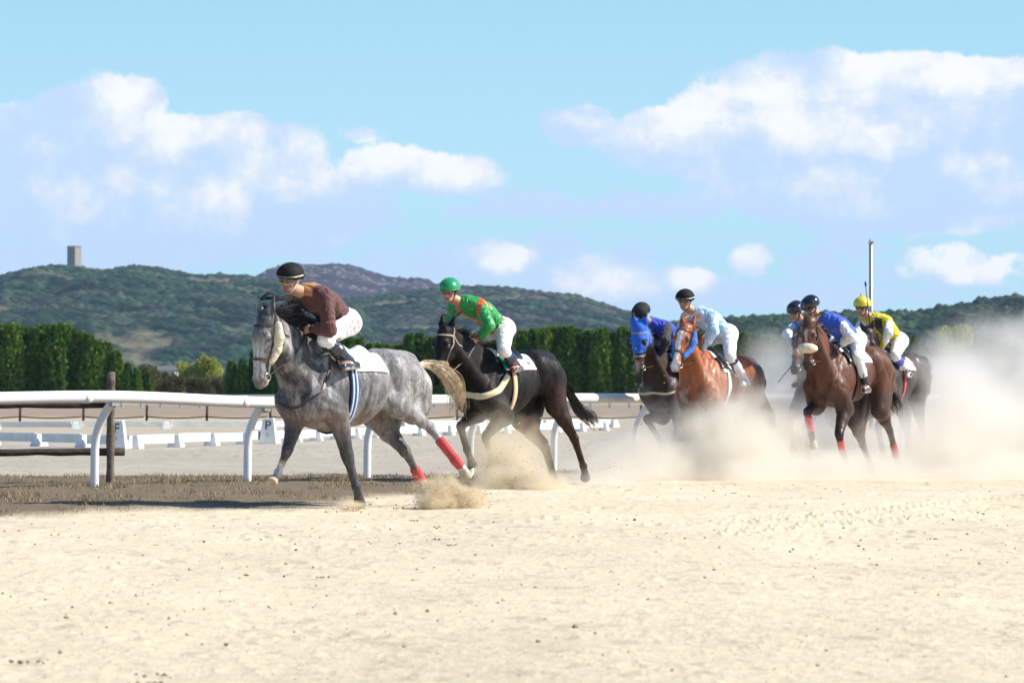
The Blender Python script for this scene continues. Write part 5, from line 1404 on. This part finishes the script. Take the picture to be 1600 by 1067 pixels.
    # reins from the bit rings to the hands
    for s, sd in ((1, 'l'), (-1, 'r')):
        a, b_ = S['bit'][0 if s > 0 else 1], K['grip'][sd]; m = a * .5 + b_ * .5 - np.array([0, 0, .035]) + lat * s * .05
        pts = spline([a, m, b_], 10)
        mesh_obj('rein', *tube([fix_out(S, p) for p in pts], .0075, 5, squash=(1, .45)), K.get('reinmat', M_LEATHER), S['root'], world_coords=True)
    K['J'] = J; K['root'] = root
def fix_out(S, p):
    """keeps a rein outside the horse"""
    loc, n, i, d = S['skin'].t.find_nearest(Vector(p)); v = Vector(p) - loc
    if v.dot(n) < .012: return np.array(loc + n * .012)
    return np.array(p)
def cloth_cap(name, rough, spec, coat=0): return mat(name, vcol=True, rough=rough, spec=spec, coat=coat)
M_CAPCLOTH = cloth_cap('cap_cloth', .75, .2); M_CAPSATIN = cloth_cap('cap_satin', .28, .6, .3); M_CAPGLOSS = cloth_cap('helmet_shell', .16, .6, .5)
M_BOOTV = mat('riding_boot_leather', vcol=True, rough=.22, spec=.6, coat=.5, bump=(18, .4, .01))
M_CREAMRIM = mat('cream_piping', (.72, .60, .42), .7); M_GREENPEAK = mat('green_peak', (.01, .25, .10), .4); M_YELPEAK = mat('yellow_peak', (.62, .52, .04), .5)
M_LENSO = mat('orange_lens', (.25, .05, .015), .1, .8, coat=1); M_WHITESTRAP = mat('white_strap', (.7, .7, .68), .7)

def col_of(n, k): c = np.zeros((n, 3)); c[:] = k; return c
def silks_brown(v, T, Y, Bk, arm):
    c = col_of(len(v), (.095, .026, .022)); m = (T > .80) & (np.abs(Y) < .17) & (np.abs(Y) > .035) & (arm < .12) & (Bk > -.05); c[m] = (.42, .19, .06); c[(np.abs(Y) <= .06) & (Bk < .0)] = (.012, .010, .012); return c
def silks_green(v, T, Y, Bk, arm):
    c = col_of(len(v), (.015, .30, .055)); a = np.abs(np.abs(Y) * 1.0 - (T - .25) * .17) < .036; c[a & (arm < .25) & (Bk < .12)] = (.68, .12, .015)
    c[(T < .14) & (arm == 0)] = (.68, .12, .015); return c
def silks_blue_black(v, T, Y, Bk, arm):
    c = col_of(len(v), (.02, .045, .42)); c[arm > .0] = (.012, .012, .016); c[(T > 1.04) & (np.abs(Y) < .09)] = (.02, .06, .5); return c
def silks_pale(v, T, Y, Bk, arm):
    c = col_of(len(v), (.40, .60, .78)); n = fbm(v * 12, 3, 5); c[n > .62] = (.62, .76, .86); c[(arm > .9)] = (.09, .10, .22); c[(np.abs(Y) < .02) & (Bk < 0)] = (.55, .7, .85); return c
def silks_blue_white(v, T, Y, Bk, arm):
    c = col_of(len(v), (.03, .10, .55)); c[arm > .10] = (.80, .80, .82); return c
def silks_blue_white2(v, T, Y, Bk, arm):
    c = col_of(len(v), (.05, .22, .50)); c[arm > .06] = (.80, .78, .82); return c
def silks_yellow(v, T, Y, Bk, arm):
    c = col_of(len(v), (.66, .52, .02)); c[arm > .10] = (.80, .80, .78); c[(T > .55) & (np.abs(Y) < .05) & (Bk < 0)] = (.03, .025, .02); return c
def pink_marks(c, v, J, Pv, lat):
    for sd, s in (('ll', 1), ('lr', -1)):
        g = J[sd]; d = unit(g[1] - g[0]); t = (v - g[0]) @ d; o = (v - g[0]) @ lat * s; up = np.cross(d, lat * s) ; h = (v - g[0]) @ up
        m = (o > .05) & (t > -.04) & (t < .22) & (np.abs(h) < .05) & (np.sin(t * 95) > -.35) & (np.sin(h * 110 + t * 50) > -.2); c[m] = (.72, .25, .32)
    return c
J1 = dict(id='j1', tuck=.14, on=H1, seed=1, head=(453, 434), neck=(481, 460), pelvis=(531, 500), elbow=(514, 514), hand=(487, 514), knee=(508, 530), ankle=(549, 568), yaw=18, nod=10, roll=-4, cap=(.012, .012, .014), rim=M_CREAMRIM,
    silks=silks_brown, silkmat=M_SILK, breechfn=pink_marks, breech=(.78, .76, .80), bootfn=lambda c, t, o, v: np.where((np.sin(t * 70) > .82)[:, None] * 1.0 > 0, np.array([.05, .07, .11]), c), chinmat=M_WHITESTRAP, beard=.55,
    label='jockey in brown jersey and black cap crouched over the grey horse')
J2 = dict(id='j2', on=H2, seed=2, head=(702, 453), neck=(727, 475), pelvis=(777, 510), elbow=(768, 505), hand=(746, 530), knee=(787, 548), ankle=(809, 574), yaw=18, nod=14, cap=(.012, .28, .09), capmat=M_CAPSATIN, peakmat=M_GREENPEAK,
    silks=silks_green, silkmat=M_SATIN, lens=M_LENSO, reinmat=M_REIN, beard=1.0, skin=(.58, .30, .21), bootfn=lambda c, t, o, v: np.where((t < .42)[:, None], np.array([.012, .02, .07]), np.where((t < .86)[:, None], np.array([.10, .012, .03]), np.array([.10, .10, .10]))),
    label='jockey in shiny green jersey with orange sashes and green cap on the black horse')
J3 = dict(id='j3', legl=.5, on=H3, far=True, seed=3, head=(1002, 489), neck=(1018, 509), pelvis=(1054, 530), elbow=(1044, 530), hand=(1032, 552), knee=(1076, 556), ankle=(1095, 590), yaw=-5, nod=34, cap=(.03, .032, .036), capmat=M_CAPCLOTH, mask=(.03, .022, .02),
    silks=silks_blue_black, gup=False, breech=(.03, .10, .5), label='jockey in blue jersey with black sleeves and dark helmet, head bowed over the blue hood')
J4 = dict(id='j4', on=H4, far=True, seed=4, head=(1070, 468), neck=(1090, 491), pelvis=(1128, 519), elbow=(1119, 528), hand=(1098, 545), knee=(1141, 557), ankle=(1165, 596), yaw=14, nod=8, cap=(.010, .010, .012), capmat=M_CAPCLOTH, rim=M_CREAMRIM,
    silks=silks_pale, silkmat=M_SATIN, breech=(.76, .80, .84), bootfn=lambda c, t, o, v: np.where((o > .035)[:, None] & (t > .25)[:, None], np.array([.62, .64, .66]), c), label='jockey in pale blue satin jersey and black cap upon the chestnut horse')
J5 = dict(id='j5', legl=.35, on=H5, far=True, seed=5, head=(1266, 478), neck=(1288, 500), pelvis=(1329, 528), elbow=(1332, 528), hand=(1309, 541), knee=(1328, 560), ankle=(1350, 593), yaw=-12, nod=30, roll=0, cap=(.010, .010, .013), capmat=M_CAPGLOSS,
    silks=silks_blue_white, bootfn=lambda c, t, o, v: np.where((t < .62)[:, None], np.array([.76, .76, .76]), c), label='jockey in blue vest with white sleeves and glossy black helmet on the bay')
J6 = dict(id='j6', on=H6, far=True, seed=6, head=(1347, 478), neck=(1366, 500), pelvis=(1396, 530), elbow=(1390, 528), hand=(1376, 545), knee=(1398, 556), ankle=(1420, 584), yaw=0, nod=10, cap=(.66, .56, .03), capmat=M_CAPSATIN, peakmat=M_YELPEAK, bobble=True,
    silks=silks_yellow, bootfn=lambda c, t, o, v: np.where((t < .40)[:, None], np.array([.05, .07, .5]), np.where((t < .8)[:, None], np.array([.6, .6, .6]), c)), label='jockey in yellow vest with white sleeves and bobbled yellow cap')
J7 = dict(id='j7', legl=.5, on=H7, far=True, seed=7, head=(1243, 485), neck=(1256, 508), pelvis=(1290, 530), elbow=(1268, 530), hand=(1250, 548), elbow_r=(1232, 530), hand_r=(1246, 546), knee=(1290, 560), ankle=(1305, 590), yaw=-10, nod=22, cap=(.012, .014, .03), capmat=M_CAPGLOSS,
    silks=silks_blue_white2, label='jockey with a whip half hidden behind the glossy helmeted rider')
for K in (J1, J2, J3, J4, J5, J6, J7): make_jockey(K)
def whip(K, sd, tip, label):
    g = K['grip'][sd]; t = np.array(tip); d = unit(t - g); a = g - d * .10
    root = empty('riding_whip', tuple(g), 0, label, 'whip')
    mesh_obj('handle', *tube([a, g + d * .1], [.016, .013], 8), M_WHIP, root, world_coords=True)
    mesh_obj('shaft', *tube([g + d * .1, t - d * .06], [.009, .006], 6), M_WHIP, root, world_coords=True)
    mesh_obj('flap', *tube([t - d * .06, t], [.018, .014], 6, squash=(1, .4)), M_WHIP, root, world_coords=True)
whip(J7, 'r', J7['on']['frame'].px(1216, 597, -.42), 'thin black riding whip held out low to the left of the bay horse')
whip(J6, 'r', J6['on']['frame'].px(1352, 440, -.05), 'black riding whip raised upright behind the yellow cap')
# ------------------------------------------------------------------ rails, fences, arena
M_PVC = mat('white_plastic', (.80, .80, .79), .35, .5, var=.05, vary_scale=2, bump=(6, .15, .01))
M_WHITEP = mat('white_paint', (.76, .76, .74), .6, .4, var=.10, vary_scale=3)
M_WOOD = mat('weathered_wood', (.17, .135, .10), .85, .2, var=.35, vary_scale=12, bump=(30, .8, .01))
M_WOODD = mat('dark_wood', (.060, .048, .038), .85, .2, var=.3, vary_scale=10, bump=(25, .8, .01))
M_ZINC = mat('galvanised_steel', (.42, .42, .41), .45, .5, metallic=.8)
def running_rail():
    root = empty('running_rail', (RAIL[2][0], RAIL[2][1], 0), 0, 'white plastic running rail on curved goose-neck posts along the inside of the track', 'running rail')
    top = []; n = len(RAIL)
    hz = {0: .955, 1: .95, 2: .975, 3: .915, 4: .93, 5: .945}
    for i, (x, y) in enumerate(RAIL):
        a = Vector(RAIL[max(i - 1, 0)]); b = Vector(RAIL[min(i + 1, n - 1)]); t = (b - a).normalized(); o = Vector((t.y, -t.x))
        z = hz.get(i, .96); tp = Vector((x + o.x * .26, y + o.y * .26, z)); top.append(tp)
        P = [Vector((x, y, -.15)), Vector((x, y, .3)), Vector((x + o.x * .01, y + o.y * .01, .52)), Vector((x + o.x * .06, y + o.y * .06, .68)), Vector((x + o.x * .15, y + o.y * .15, .82)), Vector((x + o.x * .23, y + o.y * .23, z - .07))]
        mesh_obj('post', *tube(spline(P, 6), .043, 14), M_PVC, root, world_coords=True)
        mesh_obj('bracket', *merge([box((tp.x, tp.y, z - .075), (.10, .05, .05), rz=math.atan2(t.y, t.x), bevel=.006), tube([(tp.x - o.x * .04, tp.y - o.y * .04, z - .10), (tp.x + o.x * .04, tp.y + o.y * .04, z - .10)], .010, 6)]), M_ZINC, root, world_coords=True, smooth=False)
    mesh_obj('rail', *tube(spline(top, 12), .062, 18), M_PVC, root, world_coords=True)
    for i in range(n - 1):     # joint sleeves between the rail lengths
        q = top[i] * .16 + top[i + 1] * .84; d = (top[i + 1] - top[i]).normalized()
        mesh_obj('joint_sleeve', *tube([q - d * .05, q + d * .05], .0655, 18), M_PVC, root, world_coords=True)
running_rail()
def wooden_fence():
    b = onground(172, 763); D = b.y
    root = empty('wooden_fence', (b.x, b.y, 0), 0, 'old round-log fence with a tall post, behind the white rail', 'fence')
    def log(nm, a, c, r, seed, m):
        rr = random.Random(seed); k = 14; a = Vector(a); c = Vector(c)
        pts = [a.lerp(c, i / k) + Vector((0, 0, rr.uniform(-.006, .006))) for i in range(k + 1)]
        mesh_obj(nm, *tube(pts, [r * rr.uniform(.9, 1.1) for _ in pts], 14), m, root, world_coords=True)
    log('post', (b.x, b.y, -.2), (b.x + .01, b.y, at(172, 581, D).z), .045, 1, M_WOOD)
    log('post', (b.x - 2.6, b.y - 1.0, -.2), (b.x - 2.6, b.y - 1.0, at(172, 581, D).z), .045, 2, M_WOOD)
    e = at(193, 706, D); f_ = at(-260, 706, D); log('log_rail', (f_.x, f_.y - .9, f_.z - .0), (e.x, e.y + .07, e.z), .040, 3, M_WOODD)
    e = at(165, 632, D); f_ = at(-260, 632, D); log('log_rail', (f_.x, f_.y - .9, f_.z - .005), (e.x, e.y + .07, e.z), .036, 4, M_WOODD)
wooden_fence()
def arena_row(name, pts, nst, label, hgt=.175, sth=.25, M=M_WHITEP):
    """low dressage boards on trapezoid stands along a line of ground points"""
    root = empty(name, (pts[0][0], pts[0][1], 0), 0, label, 'arena fence', 'low white boards round the riding arena')
    P = [Vector((p[0], p[1], 0)) for p in pts]; seg = [(P[i + 1] - P[i]).length for i in range(len(P) - 1)]; tot = sum(seg)
    def along(s):
        for i, L in enumerate(seg):
            if s <= L or i == len(seg) - 1: return P[i].lerp(P[i + 1], s / L)
            s -= L
    for k in range(nst):
        a, b = along(tot * k / (nst - 1)), along(tot * min(k + 1, nst - 1) / (nst - 1)); rz = math.atan2((b - a).y, (b - a).x) if k < nst - 1 else rz
        mesh_obj('stand', *box((a.x, a.y, sth / 2), (.28, .28, sth), rz=rz, taper=.55, bevel=.008), M, root, world_coords=True, smooth=False)
        if k < nst - 1:
            c = (a + b) / 2; ln = (b - a).length - .30
            z0 = .085 + .012 * math.sin(k * 2.3)
            mesh_obj('board', *box((c.x, c.y, z0 + hgt / 2), (ln, .035, hgt), rz=rz, bevel=.005), M, root, world_coords=True, smooth=False)
def gp(px, D): return ((px - 800) / F * D, D)
arena_row('arena_fence', [gp(-330, 82), gp(4, 78), gp(205, 73)], 7, 'near low row of white arena boards left of the tall wooden post')
arena_row('arena_fence', [gp(211, 73), gp(297, 76), gp(420, 81.5), gp(616, 96), gp(944, 113)], 19, 'near low row of white arena boards running right behind the lead horses')
arena_row('arena_fence', [gp(-200, 121), gp(31, 117), gp(386, 118), gp(620, 121), gp(960, 126)], 11, 'far low row of white arena boards behind the near row')
def marker(px, D, ch, small, label):
    x, y = gp(px, D); root = empty('letter_marker', (x, y, 0), R(-6), label, 'arena marker', 'letter markers of the riding arena')
    mesh_obj('body', *box((0, 0, .27), (.36, .30, .54), taper=.62, bevel=.008), M_WHITEP, root, smooth=False)
    tilt = math.atan2((.30 - .186) / 2, .54)
    v, f = text_mesh(ch, .27); ca, sa = math.cos(tilt), math.sin(tilt)
    mesh_obj('letter', [(a, -.150 + .38 * math.tan(tilt) - .006 + b * sa, .38 + b * ca) for a, b, c in v], f, M_NUM2, root, smooth=False)
    v, f = text_mesh(small, .12)
    mesh_obj('small_letter', [(a, -.150 + .20 * math.tan(tilt) - .006 + b * sa, .20 + b * ca) for a, b, c in v], f, M_GREYP, root, smooth=False)
M_NUM2 = mat('black_lettering', (.02, .02, .02), .6); M_GREYP = mat('grey_lettering', (.30, .30, .30), .6)
marker(184, 72.6, 'F', 'I', 'white arena marker with the letter F, half behind the wooden post')
marker(420, 80.8, 'P', 'L', 'white arena marker with the letter P beside the second rail post')
marker(614, 95, 'B', 'X', 'white arena marker with the letter B under the belly of the grey horse')
def paddock_fence():
    root = empty('paddock_fence', (gp(31, 137)[0], 137, 0), 0, 'thin dark post and rope fence across the brown field', 'fence')
    for k in range(-3, 14):
        x, y = gp(31 + 97 * k + (k * 7 % 5), 137); mesh_obj('post', *tube([(x, y, -.1), (x + .02, y, .72)], .045, 8), M_WOODD, root, world_coords=True)
        x2, y2 = gp(31 + 97 * (k + 1), 137)
        if k < 13:
            pts = [(x + (x2 - x) * t, y - .05, .30 - .05 * math.sin(math.pi * t)) for t in np.linspace(0, 1, 7)]; mesh_obj('rope', *tube(pts, .028, 6), M_WOODD, root, world_coords=True)
paddock_fence()
def far_rail():
    D = 262; z0 = float(ground_z(0, D)); root = empty('far_running_rail', (gp(600, D)[0], D, z0), 0, 'distant white running rail on many short posts below the cypress hedge', 'running rail')
    for k in range(30):
        x, y = gp(190 + 30.5 * k, D); mesh_obj('post', *box((x, y, z0 + .38), (.17, .12, .80), bevel=.02), M_WHITEP, root, world_coords=True, smooth=False)
    a, b = gp(120, D), gp(1110, D); mesh_obj('rail', *tube([(a[0], a[1] - .15, z0 + .80), (b[0], b[1] - .15, z0 + .80)], .07, 8), M_WHITEP, root, world_coords=True)
far_rail()
def finish_pole():
    D = 118; x, y = gp(1361, D); top = at(1361, 381, D).z; root = empty('pole', (x, y, 0), 0, 'tall slim grey pole standing behind the yellow capped jockey', 'pole')
    mesh_obj('shaft', *tube([(x, y, 0), (x, y, top)], [.075, .055], 14), M_ZINC, root, world_coords=True)
    mesh_obj('cap', *merge([box((x, y, top + .04), (.15, .15, .08), bevel=.015), tube([(x, y, top + .06), (x, y, top + .16)], [.05, .02], 8)]), M_ZINC, root, world_coords=True, smooth=False)
    mesh_obj('base_plate', *box((x, y, .03), (.4, .4, .06), bevel=.01), M_ZINC, root, world_coords=True, smooth=False)
finish_pole()
DUST_K = 1.55; HAZE_D = 0.000038
# ------------------------------------------------------------------ dust and flying sand
def dust_volume(name, lo, hi, voxel, puffs, material, nscale, amount, label, ndet=5):
    """puffs: (centre, (rx, ry, rz), density) ; voxel grid filled by a geometry-node field"""
    ng = bpy.data.node_groups.new(name, 'GeometryNodeTree'); ng.interface.new_socket('Geometry', in_out='OUTPUT', socket_type='NodeSocketGeometry')
    t = NT(ng); out = t.node('NodeGroupOutput'); vc = t.node('GeometryNodeVolumeCube'); pos = t.node('GeometryNodeInputPosition').outputs[0]
    vc.inputs['Min'].default_value = lo; vc.inputs['Max'].default_value = hi
    for i, ax in enumerate('XYZ'): vc.inputs['Resolution ' + ax].default_value = max(4, int((hi[i] - lo[i]) / voxel))
    wn = t.node('ShaderNodeTexNoise'); t.put(wn.inputs['Vector'], pos); wn.inputs['Scale'].default_value = nscale * .6; wn.inputs['Detail'].default_value = 2
    off = t.node('ShaderNodeVectorMath', operation='SUBTRACT'); t.put(off.inputs[0], wn.outputs['Color']); off.inputs[1].default_value = (.5, .5, .5)
    sc = t.node('ShaderNodeVectorMath', operation='SCALE'); t.put(sc.inputs[0], off.outputs[0]); sc.inputs[3].default_value = .9 / nscale
    wp = t.vmath('ADD', pos, sc.outputs[0])
    n = t.noise(wp, nscale, ndet, .62); n = t.math('SUBTRACT', n, .5)
    tot = None
    for c, r, d in puffs:
        v = t.vmath('SUBTRACT', wp, tuple(c)); v = t.vmath('DIVIDE', v, tuple(r))
        l = t.node('ShaderNodeVectorMath', operation='LENGTH'); t.put(l.inputs[0], v); q = t.math('SUBTRACT', 1.0, l.outputs['Value'])
        q = t.math('MULTIPLY_ADD', n, amount, q); q = t.math('MAXIMUM', q, 0.0)
        q = t.math('MULTIPLY', t.math('SMOOTH_MIN', q, .55, .2), d); tot = q if tot is None else t.math('ADD', tot, q)
    t.put(vc.inputs['Density'], tot)
    sm = t.node('GeometryNodeSetMaterial'); sm.inputs['Material'].default_value = material
    t.l.new(vc.outputs[0], sm.inputs['Geometry']); t.l.new(sm.outputs[0], out.inputs[0])
    me = bpy.data.meshes.new(name); me.from_pydata([lo, hi], [], []); o = bpy.data.objects.new(name, me); C.objects.link(o); me.materials.append(material)
    md = o.modifiers.new('dust', 'NODES'); md.node_group = ng
    tag(o, label, kind='stuff'); return o
def vol_mat(name, color, dens, aniso=.3):
    m = bpy.data.materials.new(name); m.use_nodes = True; t = NT(m.node_tree); t.n.clear(); out = t.node('ShaderNodeOutputMaterial'); p = t.node('ShaderNodeVolumePrincipled')
    p.inputs['Color'].default_value = (*color, 1); p.inputs['Density'].default_value = dens; p.inputs['Anisotropy'].default_value = aniso; p.inputs['Density Attribute'].default_value = 'density'
    t.l.new(p.outputs[0], out.inputs['Volume']); m.cycles.volume_step_rate = STEP; return m
STEP = 2.0
def pf(px, py, D, rx, rz, ry, d):
    c = at(px, py, D); k = D / F; return ((c.x, c.y, max(c.z, .05)), (rx * k, ry, rz * k), d)
LOW = [pf(960, 765, 43.2, 60, 18, .7, 1.2), pf(1035, 752, 44.6, 90, 30, .8, 1.6), pf(1130, 690, 47.2, 130, 95, 1.2, 1.2), pf(1060, 672, 47.4, 90, 60, .9, .8), pf(1190, 765, 43.9, 110, 26, .8, 1.3), pf(1180, 700, 46.4, 80, 70, 1.0, 1.5),
    pf(1600, 760, 45, 160, 45, 1.2, 1.5), pf(1480, 765, 44.2, 120, 26, 1.0, 1.4), pf(985, 735, 45.5, 110, 46, 1.0, 1.4), pf(1080, 718, 46, 120, 66, 1.2, 1.8), pf(1160, 715, 46, 100, 80, 1.3, 1.8), pf(1300, 766, 44.6, 150, 34, 1.0, 1.9), pf(1270, 745, 48.8, 110, 40, .8, 1.0),
    pf(1430, 757, 45.5, 110, 38, 1.2, 1.5), pf(1520, 725, 46.5, 150, 80, 1.6, 1.7), pf(1660, 715, 47.5, 170, 100, 2.0, 1.7), pf(905, 752, 43.4, 95, 26, .9, .8), pf(1010, 690, 47.8, 70, 60, 1.0, .45), pf(1425, 735, 45.2, 34, 16, .3, 5.0), pf(1030, 757, 44.2, 30, 16, .3, 3.0)]
HIGH = [pf(1140, 640, 51, 90, 70, 1.5, .8), pf(1205, 600, 53, 60, 70, 1.8, .7), pf(1235, 640, 53.5, 90, 90, 1.8, 1.1), pf(1420, 700, 50.2, 100, 70, 1.3, .8), pf(1490, 640, 52.5, 100, 100, 2.2, 1.2), pf(1570, 625, 55, 130, 90, 2.5, 1.0), pf(1690, 605, 56, 150, 115, 3, 1.1),
    pf(1470, 575, 57.5, 80, 50, 2.0, .25), pf(1570, 545, 58, 110, 45, 2.5, .28), pf(1215, 540, 56, 45, 40, 1.5, .30), pf(1330, 690, 50.6, 120, 60, 1.0, .9), pf(1120, 600, 54, 60, 50, 1.5, .4)]
dust_volume('dust_cloud', (-.4, 42.0, 0.0), (9.8, 51.0, 1.7), .085, LOW, vol_mat('dust', (.972, .925, .83), DUST_K), 1.35, 3.0, 'low warm cloud of sand dust round the legs of the following horses')
dust_volume('dust_cloud', (1.5, 47.0, 0.0), (11.5, 62.0, 2.6), .10, HIGH, vol_mat('high_dust', (.98, .955, .91), DUST_K), 1.1, 2.8, 'pale dust drifting up behind the last horses at the right')
P2 = [pf(790, 735, 41.0, 40, 44, .4, 1.6), pf(845, 772, 40.3, 46, 18, .35, 3.0), pf(770, 700, 41.6, 60, 70, .5, .6), pf(830, 705, 41.8, 45, 55, .5, .45), pf(795, 728, 41.0, 50, 60, .5, 1.2), pf(800, 762, 40.6, 62, 34, .5, 3.0), pf(835, 768, 40.4, 40, 22, .35, 3.5), pf(850, 745, 41.6, 40, 22, .5, .5), pf(765, 762, 41.0, 40, 26, .35, 1.6), pf(760, 700, 41.6, 30, 30, .3, .3)]
dust_volume('kicked_sand_cloud', (-1.05, 39.5, 0), (1.1, 42.8, 1.0), .025, P2, vol_mat('kicked_sand', (.945, .85, .68), 4.2), 4.2, 2.2, 'burst of sand kicked up under the black horse')
P3 = [pf(692, 772, 33.6, 42, 32, .28, 4.0), pf(726, 781, 33.6, 42, 20, .28, 3.0), pf(676, 784, 33.4, 30, 16, .2, 4.0), pf(668, 762, 33.6, 14, 16, .15, 2.4), pf(750, 772, 33.8, 26, 16, .2, .8), pf(548, 794, 32.7, 24, 7, .15, 4.0)]
dust_volume('kicked_sand_cloud', (-1.75, 32.2, 0), (-.05, 34.6, .5), .018, P3, vol_mat('kicked_sand_near', (.93, .82, .63), 7.0), 7.5, 2.2, 'burst of sand kicked up by the hind hoof of the grey horse')
def grains():
    r = np.random.default_rng(3); L = []
    for (px, py, D, sx, sy, n) in ((690, 772, 33.6, 18, 15, 1500), (718, 780, 33.6, 24, 9, 900), (805, 762, 40.6, 28, 18, 1600), (830, 745, 40.8, 16, 20, 260), (548, 794, 32.7, 11, 4, 240), (1020, 760, 45, 60, 8, 300), (1425, 735, 46, 22, 8, 500), (960, 762, 44, 14, 8, 150), (790, 700, 41, 30, 25, 90), (1050, 640, 46, 60, 40, 120), (740, 690, 41.5, 60, 40, 60)):
        for k in range(n):
            c = at(px + r.normal() * sx, py + r.normal() * sy, D + r.normal() * .18)
            if c.z < .0: c.z = abs(c.z)
            L.append(lump(tuple(c), .0035 + .010 * r.random() ** 4, k * 7 + px))
    v, f = merge(L); tag(mesh_obj('flying_sand', v, f, M_SAND, smooth=False), 'grains and crumbs of sand thrown up by the hooves', kind='stuff')
grains()
def haze():
    v, f = box((0, 3075, 127), (6200, 6450, 266))
    me = bpy.data.meshes.new('haze'); me.from_pydata([tuple(x) for x in v], [], f); o = bpy.data.objects.new('haze', me); C.objects.link(o)
    m = bpy.data.materials.new('haze'); m.use_nodes = True; t = NT(m.node_tree); t.n.clear(); out = t.node('ShaderNodeOutputMaterial'); p = t.node('ShaderNodeVolumePrincipled')
    p.inputs['Color'].default_value = (.42, .66, 1.0, 1); p.inputs['Density'].default_value = HAZE_D; p.inputs['Anisotropy'].default_value = 0.0
    t.l.new(p.outputs[0], out.inputs['Volume']); me.materials.append(m); tag(o, 'thin blue haze of the summer air', kind='stuff')
haze()
